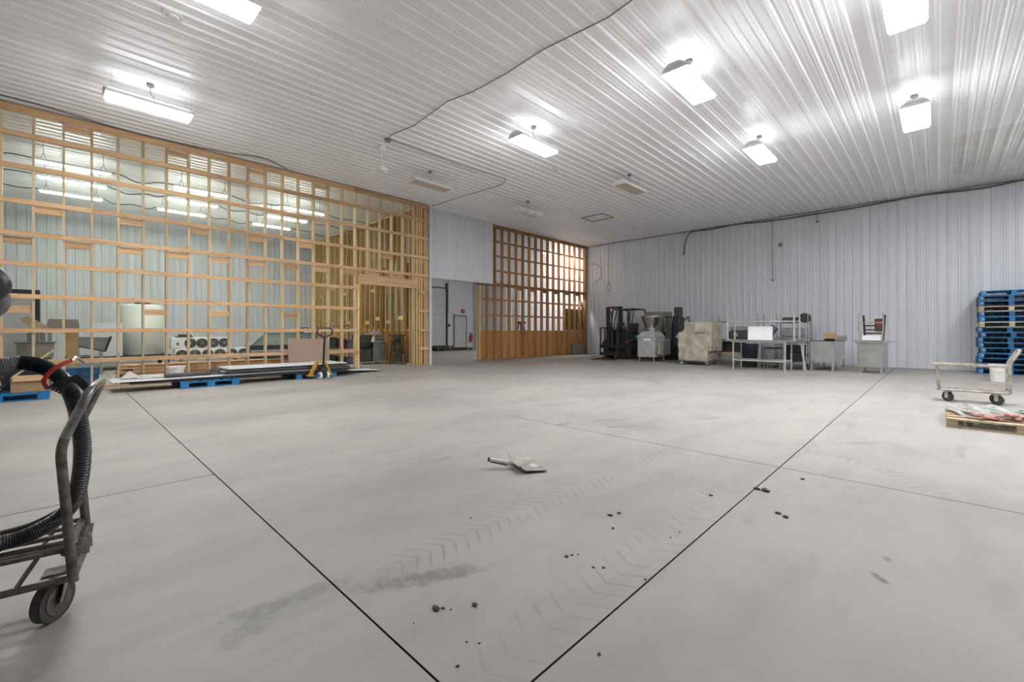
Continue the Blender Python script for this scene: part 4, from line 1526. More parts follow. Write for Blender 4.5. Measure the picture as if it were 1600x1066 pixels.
for k in range(22):
    lay = 0 if k < 13 else 1
    lb = ('grey webbing strap with faded red end in the lower layer on the wooden pallet', 'grey webbing strap with faded red end in the upper layer on the wooden pallet')[lay]
    t = thing('webbing_strap', lb, 'strap', (0, 0, 0), 0, 'straps heaped on the wooden pallet')
    a = math.radians((207 if off_side(k) else 188) + rs.uniform(-7, 7))
    off = (k * 0.085 - 0.45) if lay == 0 else ((k - 13) * 0.10 - 0.42)
    bx0, by0 = 8.30 + off * 0.55 + 0.04 * lay, -0.58 - off * 0.8
    ln = rs.uniform(0.72, 0.86)
    z0 = 0.112 + 0.036 * lay
    pts = []
    for q in range(6):
        u = (q / 5 - 0.5) * ln
        bend = 0.012 * math.sin(q * 1.3 + k * 0.4)
        px = bx0 + u * math.cos(a) - bend * math.sin(a)
        py = by0 + u * math.sin(a) + bend * math.cos(a)
        px = min(8.88, max(7.68, px))
        py = min(-0.09, max(-1.3, py))
        pts.append(Vector((px, py, z0 + 0.017 * (1 + math.sin(q * 1.4 + k * 2.1)))))
    for nm, seg, mm in (('webbing', spline(pts[:5], 3), 'strap'), ('red_end', spline(pts[4:], 3), 'rose')):
        bm = BM()
        vs = []
        for i, p in enumerate(seg):
            d = (seg[min(i + 1, len(seg) - 1)] - seg[max(i - 1, 0)])
            s = Vector((-d.y, d.x, 0))
            s = s.normalized() * (0.027 if nm == 'webbing' else 0.034) if s.length > 1e-6 else Vector((0.03, 0, 0))
            th = Vector((0, 0, 0.016))
            vs.append([bm.verts.new(p - s), bm.verts.new(p + s), bm.verts.new(p + s * 0.6 + th), bm.verts.new(p - s * 0.6 + th)])
        for A, B in zip(vs, vs[1:]):
            for i in range(4):
                bm.faces.new((A[i], A[(i + 1) % 4], B[(i + 1) % 4], B[i]))
        bm.faces.new(vs[0][::-1])
        bm.faces.new(vs[-1])
        part(nm, bm, mm, t, True)

# ---- scoop shovel on the floor
sv = thing('scoop_shovel', 'battered aluminium scoop lying on the concrete floor', 'scoop', (2.84, 2.60, 0), 0)
CA, CB, CC, CD = [Vector(p) - Vector((2.84, 2.60, 0)) for p in ((2.80, 2.765, 0), (2.665, 2.49, 0), (2.87, 2.37, 0), (3.02, 2.71, 0))]
bm = BM()
nu, nv = 8, 12
top, bot = [], []
rq = random.Random(2)
for i in range(nu + 1):
    ra, rb = [], []
    for j in range(nv + 1):
        u, v = i / nu, j / nv
        p = (CA * (1 - v) + CB * v) * (1 - u) + (CD * (1 - v) + CC * v) * u
        p += (CC - CB).normalized() * 0.03 * math.sin(PI * v) * u
        z = 0.004 + 0.045 * max(0, 1 - u * 4) ** 2 + 0.05 * max(0, 1 - v * 7) ** 2 * (1 - 0.45 * u) + 0.022 * max(0, 1 - (1 - v) * 7) ** 2 * (1 - 0.6 * u)
        z += rq.uniform(-0.0015, 0.0015) + 0.012 * math.sin(PI * v) * u
        ra.append(bm.verts.new((p.x, p.y, z + 0.003)))
        rb.append(bm.verts.new((p.x, p.y, z)))
    top.append(ra)
    bot.append(rb)
for i in range(nu):
    for j in range(nv):
        bm.faces.new((top[i][j], top[i + 1][j], top[i + 1][j + 1], top[i][j + 1]))
        bm.faces.new((bot[i][j], bot[i][j + 1], bot[i + 1][j + 1], bot[i + 1][j]))
for i in range(nu):
    bm.faces.new((top[i][0], bot[i][0], bot[i + 1][0], top[i + 1][0]))
    bm.faces.new((top[i][nv], top[i + 1][nv], bot[i + 1][nv], bot[i][nv]))
for j in range(nv):
    bm.faces.new((top[0][j], top[0][j + 1], bot[0][j + 1], bot[0][j]))
    bm.faces.new((top[nu][j], bot[nu][j], bot[nu][j + 1], top[nu][j + 1]))
part('pan', bm, 'pan', sv, True)
base = (CA * 0.55 + CB * 0.45) + Vector((0.01, 0, 0.035))
hd = Vector((-0.68, 0.73, 0)).normalized()
UP = Vector((0, 0, 1))
bm = BM()
cy(bm, base, base + hd * 0.06 + UP * 0.012, 0.015, 10)
part('socket', bm, 'steel', sv, True)
bm = BM()
cy(bm, base + hd * 0.055 + UP * 0.012, base + hd * 0.215 + UP * 0.04, 0.017, 12)
hg = part('grip', bm, 'sheet', sv, True)
bm = BM()
cy(bm, base + hd * 0.06 + UP * 0.002, base + hd * 0.205 + UP * 0.028, 0.014, 10)
cy(bm, base + hd * 0.21 + UP * 0.0395, base + hd * 0.228 + UP * 0.0425, 0.0185, 12)
part('grip_rubber', bm, 'rubber', hg, True)
bm = BM()
bx(bm, -0.045, 0.045, -0.03, 0.03, 0, 0.001)
part('sticker', bm, 'lgrey', sv, False, 0, (0.055, -0.06, 0.016), 0.9)

# ---- crumbs of dry mud
CL = [(1.13, 1.55, 0.022), (1.26, 1.45, 0.018), (1.17, 1.50, 0.006), (1.01, 1.54, 0.006), (1.87, 1.41, 0.014), (1.90, 1.40, 0.01), (1.88, 1.25, 0.01), (1.91, 1.21, 0.011), (2.48, 1.52, 0.02), (2.55, 1.50, 0.016), (2.33, 1.41, 0.013),
      (3.66, 0.98, 0.03), (3.66, 0.92, 0.035), (3.70, 0.94, 0.02), (3.27, 0.75, 0.022), (3.24, 0.70, 0.026), (4.16, 0.78, 0.022), (3.29, 1.18, 0.018), (1.39, 0.90, 0.009), (0.99, 1.23, 0.009), (1.96, 1.01, 0.009), (2.56, 1.10, 0.009), (2.46, 1.11, 0.008),
      (1.09, 1.30, 0.006), (1.12, 1.26, 0.006), (1.83, 2.14, 0.009), (1.15, 1.53, 0.010), (1.93, 1.38, 0.007)]
rc = random.Random(5)
for (x, y, r) in CL:
    bm = BM()
    r *= 0.78
    bmesh.ops.create_icosphere(bm, subdivisions=1, radius=r)
    for v in bm.verts:
        v.co *= rc.uniform(0.7, 1.2)
        v.co.z = max(v.co.z * 0.45, -r * 0.2)
        v.co.x *= 1.3
    lowz = min(v.co.z for v in bm.verts)
    single('mud_crumb', 'small dark crumb of dry mud on the concrete floor', 'mud crumb', bm, 'dirt', True, loc=(x, y, -lowz), rz=rc.uniform(0, 3), group='mud crumbs on the floor')


# ================================================================== FOREGROUND CART AND HOSE
fc_ = thing('hose_cart', 'rusty tubular stock cart in the left foreground', 'cart', (0.017, 2.655, 0), -0.15)
YA, YZ = -0.18, 0.18
XF = 0.045
for nm, yy in (('near', YA), ('far', YZ)):
    bm = BM()
    tube(bm, [(-1.3, yy, 0.215), (XF, yy, 0.215)], 0.0135, 10)
    part('lower_rail', bm, 'rust', fc_, True)
bm = BM()
hp = fillet([(XF + 0.005, YA, 0.20), (0.012, YA, 0.74), (0.10, YA, 0.965), (0.10, YZ, 0.965), (0.012, YZ, 0.74), (XF + 0.005, YZ, 0.20)], 0.055, 6)
cut = [i for i, p in enumerate(hp) if p.z > 0.76]
tube(bm, hp[cut[0]:cut[-1] + 1], 0.0165, 12)
part('handle_grip', bm, 'grip', fc_, True)
for seg in (hp[:cut[0] + 1], hp[cut[-1]:]):
    bm = BM()
    tube(bm, seg, 0.0165, 12)
    part('post', bm, 'rust', fc_, True)
bm = BM()
tube(bm, [(XF, YA, 0.215), (XF, YZ, 0.215)], 0.017, 10)
part('end_rail', bm, 'rust', fc_, True)
bm = BM()
tube(bm, [(0.028, YA, 0.322), (0.028, YZ, 0.322)], 0.016, 10)
part('deck_end', bm, 'rust', fc_, True)
for k in range(5):
    bm = BM()
    yy = YA + 0.005 + 0.088 * k
    tube(bm, [(-1.3, yy, 0.33), (0.03, yy, 0.33)], 0.0098, 10)
    part('deck_bar', bm, 'rust', fc_, True)
for yy in (YA, YZ):
    bm = BM()
    bar(bm, (-0.11, yy + 0.02, 0.215), (-0.05, yy + 0.03, 0.32), 0.05, 0.008)
    part('gusset', bm, 'rust', fc_)
    bm = BM()
    tube(bm, [(-1.25, yy, 0.2), (-1.28, yy, 0.72), (-1.36, yy, 0.94)], 0.0185, 10)
    part('rear_post', bm, 'rust', fc_, True)
for xx in (-0.02, -1.2):
    bm = BM()
    bx(bm, xx - 0.04, xx + 0.03, -0.06, 0.02, 0.19, 0.199)
    part('caster_plate', bm, 'rust', fc_)
bm = BM()
bar(bm, (0.05, 0.02, 0.23), (0.05, 0.15, 0.31), 0.045, 0.006)
part('end_plate', bm, 'rust', fc_)
ax = Vector((0.86, -0.5, 0))
for (wx, wy) in ((-0.03, -0.03), (-1.2, -0.03), (-1.2, 0.1)):
    cwh = Vector((wx, wy, 0.083))
    bm = BM()
    cy(bm, cwh - ax * 0.019, cwh + ax * 0.019, 0.083, 28)
    wl = part('wheel', bm, 'tyre', fc_, True, 0.0)
    bm = BM()
    for s in (-1, 1):
        cy(bm, cwh + ax * s * 0.0195, cwh + ax * s * 0.0225, 0.058, 20)
    cy(bm, cwh - ax * 0.034, cwh + ax * 0.034, 0.016, 10)
    part('hub', bm, 'rust', wl, True)
    bm = BM()
    for s in (-1, 1):
        p = cwh + ax * s * 0.031
        a0 = Vector((p.x, p.y, 0.075))
        a1 = Vector((p.x + 0.02, p.y + 0.02, 0.192))
        bar(bm, a0, a1, 0.045, 0.005)
    bx(bm, cwh.x - 0.035, cwh.x + 0.055, cwh.y - 0.02, cwh.y + 0.05, 0.182, 0.19)
    part('fork', bm, 'cart', wl)
bm = BM()
cy(bm, (-0.36, 0.06, 0.35), (-0.36, 0.06, 1.5), 0.018, 10)
bar(bm, (-0.36, 0.06, 1.47), (-0.36, -0.14, 1.49), 0.03, 0.02)
part('hose_post', bm, 'rust', fc_, True)


def corr(r, amp):
    return lambda i, m: r * (1 + (amp if i % 2 else -amp))


hs = thing('vacuum_hose', 'thick black corrugated hose looped over the foreground cart', 'hose', (0, 2.62, 0))
main = [(-0.10, 0.00, 1.072), (-0.06, 0.00, 1.063), (-0.023, 0.0, 1.042), (0.03, 0.0, 0.978), (0.064, 0.0, 0.862), (0.081, 0.0, 0.695), (0.067, 0.0, 0.534), (0.029, 0.0, 0.445), (-0.059, 0.0, 0.392), (-0.16, 0, 0.378), (-0.4, 0, 0.376), (-0.8, -0.02, 0.376)]
pp = spline([(x - 0.012, y - 0.06 * max(0, (0.9 - z)), z) for x, y, z in main], 30)
bm = BM()
tube(bm, pp, corr(0.029, 0.055), 14)
part('black_length', bm, 'hose', hs, True)
bm = BM()
pp = spline([(-0.105, 0.0, 1.0725), (-0.16, 0.0, 1.062), (-0.26, 0.02, 1.03), (-0.4, 0.05, 1.0), (-0.56, 0.05, 1.08), (-0.58, 0.04, 1.25)], 18)
tube(bm, pp, corr(0.027, 0.03), 14)
part('grey_length', bm, 'hoseg', hs, True)
bm = BM()
pp = spline([(-0.18, 0.06, 0.385), (-0.08, 0.06, 0.395), (0.0, 0.055, 0.43), (0.03, 0.05, 0.46)], 14)
tube(bm, pp, 0.014, 8)
part('thin_line', bm, 'rubber', hs, True)
hc = thing('coiled_hose', 'coil of smooth dark hose at the left edge above the cart', 'hose', (-0.30, 2.58, 1.37))
for k, (rr, yy, mm, dz) in enumerate(((0.125, -0.06, 'hose', 0.0), (0.12, 0.03, 'hoseg', -0.055))):
    bm = BM()
    tube(bm, [(rr * 1.15 * math.cos(q * PI / 20), yy, dz + rr * 0.62 * math.sin(q * PI / 20)) for q in range(40)], 0.033, 12, True)
    part('loop', bm, mm, hc, True)
rc_ = thing('cable_loop', 'red cable loop tied round the black hose', 'cable', (0, 2.57, 0))
bm = BM()
tube(bm, spline([(-0.035, 0.02, 0.965), (-0.042, -0.02, 1.0), (-0.02, -0.03, 1.04), (0.01, -0.02, 1.062), (0.035, 0.0, 1.075)], 8), 0.008, 8)
part('red_cable', bm, 'red', rc_, True)
bm = BM()
tube(bm, spline([(0.035, 0.0, 1.075), (0.05, 0.02, 1.085), (0.075, 0.05, 1.06)], 6), 0.006, 8)
part('silver_end', bm, 'steel', rc_, True)
bm = BM()
for q in range(4):
    tube(bm, spline([(-0.03 + 0.01 * q, -0.03, 0.97 - 0.008 * q), (0.01 + 0.012 * q, -0.04, 1.0 + 0.004 * q), (0.05 + 0.008 * q, -0.02, 0.985), (0.085 + 0.004 * q, 0.0, 0.93)], 8), 0.006, 6)
part('black_cords', bm, 'rubber', rc_, True)

# ================================================================== LEFT: ALONG THE PARTITION
pallet('pallet', 'blue pallet under the cardboard box at the left edge', (-0.72, 11.60, 0), 'bluev', lx=1.2, ly=1.0)
bxx = thing('cardboard_box', 'open cardboard box full of scrap on the left blue pallet', 'box', (-0.35, 11.36, 0.1425))
bm = BM()
for (a, b, c2, d2_) in ((-0.22, 0.22, -0.17, -0.163), (-0.22, 0.22, 0.163, 0.17), (-0.22, -0.213, -0.163, 0.163), (0.213, 0.22, -0.163, 0.163)):
    bx(bm, a, b, c2, d2_, 0, 0.25)
bx(bm, -0.213, 0.213, -0.163, 0.163, 0.0, 0.006)
part('body', bm, 'tan', bxx)
for (p, r_) in (((0, -0.20, 0.235), (0.9, 0, 0)), ((0.25, 0.0, 0.235), (0, 0.7, 0))):
    bm = BM()
    if r_[0]:
        bx(bm, -0.2, 0.2, -0.06, 0.06, -0.003, 0.003)
    else:
        bx(bm, -0.06, 0.06, -0.15, 0.15, -0.003, 0.003)
    part('flap', bm, 'tan', bxx, loc=p, rot=r_)
bm = BM()
bar(bm, (-0.55, 11.25, 0.40), (-0.05, 11.42, 0.86), 0.05, 0.02)
single('wooden_stick', 'pale wooden stick poking out of the cardboard box', 'stick', bm, 'pallet')
for k, (x, y, z, mm, lb) in enumerate(((-0.47, 11.36, 0.30, 'beige', 'crumpled beige rag in the cardboard box'), (-0.27, 11.33, 0.31, 'rubber', 'round black lid in the cardboard box'), (-0.38, 11.42, 0.29, 'brown', 'dark red part in the cardboard box'))):
    bm = BM()
    lathe(bm, [(0, 0), (0.09, 0.0), (0.1, 0.04), (0.06, 0.09), (0, 0.1)], 10)
    lumpy(bm, 1, 0.012, k + 20)
    single('scrap_piece', lb, 'scrap', bm, mm, True, loc=(x, y, z))
bt_ = thing('blue_tote', 'dark blue plastic tote behind the cardboard box', 'tote', (-0.42, 11.85, 0.1425))
bm = BM()
prism(bm, [(-0.26, 0), (0.26, 0), (0.31, 0.36), (-0.31, 0.36)], 'y', -0.18, 0.18)
part('body', bm, 'navy', bt_, False, 0.01)
bm = BM()
bx(bm, -0.33, 0.33, -0.2, 0.2, 0.361, 0.40)
part('lid', bm, 'dgrey', bt_, False, 0.01)
bm = BM()
for q in range(7):
    r_ = random.Random(q)
    c0 = Vector((-0.9 + r_.uniform(-0.1, 0.1), 11.4 + r_.uniform(-0.06, 0.06), 0.18 + 0.035 * q))
    tube(bm, [c0 + Vector((0.17 * math.cos(i * PI / 8), 0.14 * math.sin(i * PI / 8), 0.03 * math.sin(i * 1.1 + q))) for i in range(16)], 0.016, 6, True)
single('cable_heap', 'heap of black cables on the left blue pallet', 'cables', bm, 'rubber', True)

pallet('pallet', 'blue pallet in the middle under the stacked metal sheets', (2.25, 11.62, 0), 'bluev', lx=1.05, ly=1.08)
pallet('pallet', 'blue pallet with the pallet jack under the metal sheets', (4.52, 11.75, 0), 'bluev', lx=1.0, ly=1.08)


def loose_sheet(label, x0, x1, y0, y1, z, m, tilt=0.0, rz=0.0):
    bm = BM()
    W = y1 - y0
    up, dn = [], []
    n = 5
    for k in range(n):
        c = W * (k + 0.5) / n
        for (u, d) in ((-0.45 * W / n, 0), (-0.034, 0), (-0.015, 0.012), (0.015, 0.012), (0.034, 0), (0.45 * W / n, 0)):
            up.append((c + u - W / 2, d + 0.004))
            dn.append((c + u - W / 2, d))
    poly = up + dn[::-1]
    prism(bm, poly, 'x', -(x1 - x0) / 2, (x1 - x0) / 2)
    return single('metal_sheet', label, 'metal sheet', bm, m, loc=((x0 + x1) / 2, (y0 + y1) / 2, z), rot=(0, tilt, rz), group='metal sheets stacked by the partition')


WHERE = ['lowest', 'second lowest', 'third lowest', 'fourth', 'fifth', 'sixth', 'seventh', 'eighth', 'ninth']
dk = [(0.95, 5.3), (1.25, 5.6), (1.05, 5.45)]
z = 0.146
for k, (a, b) in enumerate(dk[:3]):
    loose_sheet('dark ribbed metal sheet, %s of the pile by the partition' % WHERE[k], a, b, 11.14 + 0.02 * k, 12.08 + 0.015 * k, z, 'sheetd', 0, 0.003 * (k - 1))
    z += 0.018
loose_sheet('white ribbed metal sheet uncovered at the left end of the pile', 0.70, 4.6, 11.17, 12.1, z, 'sheet', 0, 0.004)
z += 0.018
for k in range(6):
    loose_sheet('dark ribbed metal sheet in the upper right pile, %s layer' % WHERE[k], 2.5 + 0.04 * ((k * 2) % 3), 5.45 - 0.03 * k, 11.2 + 0.012 * k, 12.14, z, 'sheetd' if k % 3 else 'lgrey', 0, 0.004 * ((k % 3) - 1))
    z += 0.018
loose_sheet('white ribbed metal sheet on top of the pile', 2.62, 5.34, 11.24, 12.38, z, 'sheet', 0.0, -0.004)
ZTOP = z + 0.018
loose_sheet('white metal sheet end sloping to the floor at the right of the pile', 5.0, 6.45, 11.62, 12.28, 0.08, 'sheet', 0.055, 0.0)
loose_sheet('light grey metal sheet end under the sloping white one', 5.1, 6.55, 11.7, 12.34, 0.045, 'lgrey', 0.035, 0.02)
bm = BM()
prism(bm, [(0, 0), (0.32, 0.0), (0.14, 0.13)], 'y', -0.12, 0.12)
single('bent_flashing', 'bent white flashing piece at the left tip of the sheets', 'flashing', bm, 'sheet', loc=(0.86, 11.75, 0.232))
t = thing('white_tub', 'small white plastic tub on the metal sheets', 'tub', (1.74, 11.72, 0.219))
bm = BM()
lathe(bm, [(0, 0), (0.125, 0), (0.15, 0.18), (0.165, 0.18), (0.168, 0.21), (0.15, 0.21), (0.12, 0.012), (0, 0.012)], 24)
part('body', bm, 'plastic', t, True)
bm = BM()
tube(bm, spline([(0, 0.165, 0.2), (-0.12, 0.12, 0.12), (-0.165, 0, 0.1), (-0.12, -0.12, 0.12), (0, -0.165, 0.2)]), 0.004, 5)
part('bail', bm, 'wire', t)
bm = BM()
cy(bm, (1.5, 11.40, 0.262), (2.3, 11.46, 0.262), 0.042, 14)
single('black_pipe', 'black pipe lying in front of the white tub', 'pipe', bm, 'dgrey', True)
for k in range(5):
    bm = BM()
    bar(bm, (2.16 + 0.04 * k, 11.62 + 0.03 * k, 0.225 + 0.02 * k), (2.46 + 0.03 * k, 11.42 + 0.06 * k, 0.24 + 0.02 * k), 0.06, 0.015)
    single('rubber_strip', 'black rubber strip, %s of the heap beside the upper sheet pile' % ORD[k], 'strip', bm, 'rubber' if k % 2 else 'sheetd', group='rubber strips on the sheets')
bm = BM()
bx(bm, -0.3, 0.3, -0.2, 0.2, 0, 0.03)
bx(bm, -0.22, 0.2, -0.15, 0.15, 0.03, 0.05)
single('paper_stack', 'pile of white paper wraps beside the black pipe', 'paper', bm, 'sheet', loc=(1.35, 11.75, 0.219), rz=0.2)
bm = BM()
bx(bm, -0.53, 0.53, -0.012, 0.012, 0, 0.62)
single('hardboard_panel', 'brown hardboard panel leaning on the partition behind the pallet jack', 'panel', bm, 'board', loc=(4.75, 12.32, ZTOP + 0.002), rot=(-0.12, 0, 0))

# ---- pallet jack
pj = thing('pallet_jack', 'yellow hand pallet jack with black handle in front of the sheets', 'pallet jack', (4.52, 10.90, 0))
for s in (-1, 1):
    bm = BM()
    bx(bm, s * 0.22 - 0.07, s * 0.22 + 0.07, 0.10, 1.15, 0.065, 0.105)
    part('fork_tine', bm, 'yellow', pj, False, 0.004)
    bm = BM()
    cy(bm, (s * 0.22 - 0.05, 1.05, 0.04), (s * 0.22 + 0.05, 1.05, 0.04), 0.04, 12)
    part('load_roller', bm, 'steelm', pj, True)
    bm = BM()
    cy(bm, (s * 0.085 - 0.025, -0.08, 0.09), (s * 0.085 + 0.025, -0.08, 0.09), 0.09, 20)
    wl = part('steer_wheel', bm, 'sheet', pj, True)
    bm = BM()
    cy(bm, (s * 0.085 - 0.03, -0.08, 0.09), (s * 0.085 + 0.03, -0.08, 0.09), 0.035, 12)
    part('hub', bm, 'black', wl, True)
bm = BM()
for s in (-1, 1):
    vs = [bm.verts.new(p) for p in ((s * 0.29, 0.1, 0.065), (s * 0.22, 0.1, 0.065), (s * 0.06, 0.06, 0.40), (s * 0.12, 0.06, 0.42), (s * 0.29, 0.18, 0.065), (s * 0.22, 0.18, 0.065), (s * 0.06, 0.14, 0.40), (s * 0.12, 0.14, 0.42))]
    for f in ((0, 1, 2, 3), (4, 7, 6, 5), (0, 3, 7, 4), (1, 5, 6, 2), (3, 2, 6, 7), (0, 4, 5, 1)):
        bm.faces.new([vs[i] for i in f])
bx(bm, -0.12, 0.12, 0.06, 0.14, 0.38, 0.42)
part('body', bm, 'yellow', pj)
bm = BM()
cy(bm, (0, -0.06, 0.1), (0, -0.06, 0.36), 0.06, 14)
bx(bm, -0.08, 0.08, -0.12, 0.02, 0.18, 0.28)
part('pump', bm, 'black', pj, True)
bm = BM()
cy(bm, (0, -0.06, 0.34), (0, -0.13, 1.02), 0.026, 10)
part('shaft', bm, 'black', pj, True)
bm = BM()
tube(bm, fillet([(0, -0.13, 1.02), (-0.17, -0.135, 1.10), (-0.19, -0.14, 1.2), (-0.14, -0.145, 1.25), (0.14, -0.145, 1.25), (0.19, -0.14, 1.2), (0.17, -0.135, 1.10), (0, -0.13, 1.02)], 0.04), 0.02, 8)
bar(bm, (0, -0.135, 1.02), (0, -0.145, 1.17), 0.03, 0.02)
part('handle_loop', bm, 'black', pj, True)

# ================================================================== INSIDE THE FRAMED ROOM
# lumber pile behind the partition
rl = random.Random(4)
for row in range(9):
    for colm in range(4):
        ln = rl.choice((3.0, 3.2, 3.4))
        x0 = 0.95 + rl.uniform(-0.1, 0.25)
        o = board('lumber_board', None, (x0 + ln / 2, 13.0 + 0.155 * colm, 0.06 + 0.0385 * row + 0.019), (ln, 0.15, 0.038), 'ox' if rl.random() < 0.35 else 'wx')
        tag(o, 'pine board in the low lumber pile behind the partition, layer %s, %s row' % (ORD[row], ('front', 'second', 'third', 'back')[colm]), 'board', 'boards in the lumber pile')
for k, x in enumerate((1.3, 2.6, 3.7)):
    o = board('lumber_bearer', None, (x, 13.23, 0.03), (0.09, 0.62, 0.058), 'wy')
    tag(o, 'wooden bearer under the lumber pile, %s one' % ('left', 'middle', 'right')[k], 'bearer', 'bearers under the lumber pile')
for k in range(2):
    bm = BM()
    bx(bm, -0.25, 0.25, -0.2, 0.2, 0, 0.2)
    single('blue_crate', ('lower', 'upper')[k] + ' blue crate left of the lumber pile', 'crate', bm, 'blue', bev=0.015, loc=(0.35, 13.2, 0.002 + 0.203 * k))

# reach-in cooler
t = thing('reach_in_cooler', 'big cooler cabinet with black frame in the framed room', 'cooler', (-1.25, 16.2, 0))
bm = BM()
bx(bm, -0.95, 0.92, -0.36, 0.4, 0.1, 2.15)
part('body', bm, 'grey', t)
for (a, b, c2, d2_) in ((-0.95, 0.92, 2.03, 2.18), (-0.95, 0.92, 0.1, 0.45)):
    bm = BM()
    bx(bm, a, b, -0.40, -0.361, c2, d2_)
    part('frame_rail', bm, 'black', t)
for x in (-0.93, 0.86):
    bm = BM()
    bx(bm, x - 0.04, x + 0.06, -0.40, -0.361, 0.451, 2.029)
    part('frame_stile', bm, 'black', t)
for s in (0, 1):
    bm = BM()
    bx(bm, -0.88 + 0.855 * s, -0.04 + 0.85 * s, -0.385, -0.362, 0.46, 2.02)
    part('door', bm, 'lgrey', t)
bm = BM()
for x in (-0.85, 0.8):
    for y in (-0.3, 0.3):
        bx(bm, x - 0.04, x + 0.04, y - 0.04, y + 0.04, 0, 0.1)
part('feet', bm, 'black', t)

# bowl mixer
t = thing('bowl_mixer', 'stainless mixing bowl on a stand in the framed room', 'mixer', (-0.36, 14.35, 0))
bm = BM()
lathe(bm, [(0, 0.55), (0.22, 0.55), (0.28, 0.60), (0.29, 0.90), (0.32, 0.925), (0.32, 0.945), (0.27, 0.93), (0.25, 0.62), (0, 0.60)], 28)
part('bowl', bm, 'taupe', t, True)
bm = BM()
bx(bm, -0.25, 0.25, -0.25, 0.35, 0, 0.12)
bx(bm, -0.14, 0.14, 0.29, 0.5, 0.12, 1.2)
bx(bm, -0.26, 0.26, -0.22, 0.29, 0.44, 0.54)
part('stand', bm, 'grey', t, False, 0.01)
bm = BM()
for x in (-0.08, 0.0, 0.08):
    cy(bm, (x, 0.05, 0.7), (x * 0.5, 0.1, 1.22), 0.012, 6)
part('whisk', bm, 'steel', t, True)
bm = BM()
prism(bm, [(-0.24, 0.14), (-0.10, 0.20), (0.22, -0.04), (0.12, -0.11), (-0.06, -0.06)], 'y', -0.15, 0.15)
single('carton', 'tilted tan carton perched above the mixing bowl', 'carton', bm, 'beige', loc=(-0.38, 14.66, 1.315))
t = thing('hooded_machine', 'grey hooded machine on a tan cardboard-clad stand', 'machine', (0.08, 15.2, 0))
bm = BM()
prism(bm, [(-0.30, 1.24), (0.27, 1.24), (0.24, 1.46), (-0.25, 1.47)], 'y', -0.25, 0.25)
part('hood', bm, 'taupe', t, False, 0.01)
bm = BM()
bx(bm, 0.04, 0.25, -0.22, 0.22, 0.0, 1.238)
part('clad_stand', bm, 'tan', t)
bm = BM()
bx(bm, -0.27, -0.2, -0.2, 0.2, 0, 1.238)
part('leg', bm, 'steelm', t)
t = thing('tilted_trough', 'grey tilted trough conveyor in the framed room', 'conveyor', (0.62, 16.5, 0))
bm = BM()
vs = [bm.verts.new(p) for p in ((-0.32, -0.2, 0.80), (0.24, -0.2, 0.64), (0.34, -0.2, 1.0), (-0.3, -0.2, 1.02), (-0.32, 0.25, 0.80), (0.24, 0.25, 0.64), (0.34, 0.25, 1.0), (-0.3, 0.25, 1.02))]
for f in ((0, 1, 2, 3), (4, 7, 6, 5), (0, 4, 5, 1), (1, 5, 6, 2), (2, 6, 7, 3), (3, 7, 4, 0)):
    bm.faces.new([vs[i] for i in f])
part('trough', bm, 'grey', t)
bm = BM()
bar(bm, (0.25, -0.22, 0.62), (0.37, -0.22, 1.03), 0.05, 0.05)
bar(bm, (-0.34, -0.22, 0.79), (0.26, -0.22, 0.62), 0.03, 0.03)
part('black_edge', bm, 'black', t)
bm = BM()
bx(bm, -0.3, -0.24, -0.15, 0.2, 0, 0.8)
bx(bm, 0.15, 0.21, -0.15, 0.2, 0, 0.66)
part('leg', bm, 'steelm', t)
bm = BM()
bx(bm, -0.35, 0.35, -0.015, 0.015, 0, 1.0)
single('leaning_grey_panel', 'grey panel leaning beside the white tank', 'panel', bm, 'lgrey', loc=(0.98, 17.6, 0.425), rot=(-0.15, 0, 0))

# platform with white tank
t = thing('black_platform', 'low dark platform carrying the white tank', 'platform', (1.5, 18.4, 0))
bm = BM()
bx(bm, -1.4, 1.0, -0.85, 0.85, 0.36, 0.42)
part('deck', bm, 'black', t)
for x in (-1.25, 0.9):
    for y in (-0.75, 0.75):
        bm = BM()
        bx(bm, x - 0.05, x + 0.05, y - 0.05, y + 0.05, 0, 0.36)
        part('leg', bm, 'black', t)
t = thing('white_tank', 'tall white cylindrical plastic tank in the framed room', 'tank', (1.88, 18.5, 0.422))
bm = BM()
lathe(bm, [(0, 0), (0.52, 0), (0.545, 0.03), (0.545, 0.75), (0.552, 0.77), (0.545, 0.79), (0.545, 1.5), (0.53, 1.56), (0.4, 1.6), (0, 1.62)], 40)
part('shell', bm, 'plastic', t, True)
bm = BM()
lathe(bm, [(0.12, 1.6), (0.2, 1.61), (0.2, 1.66), (0, 1.67)], 20)
part('lid', bm, 'dgrey', t, True)


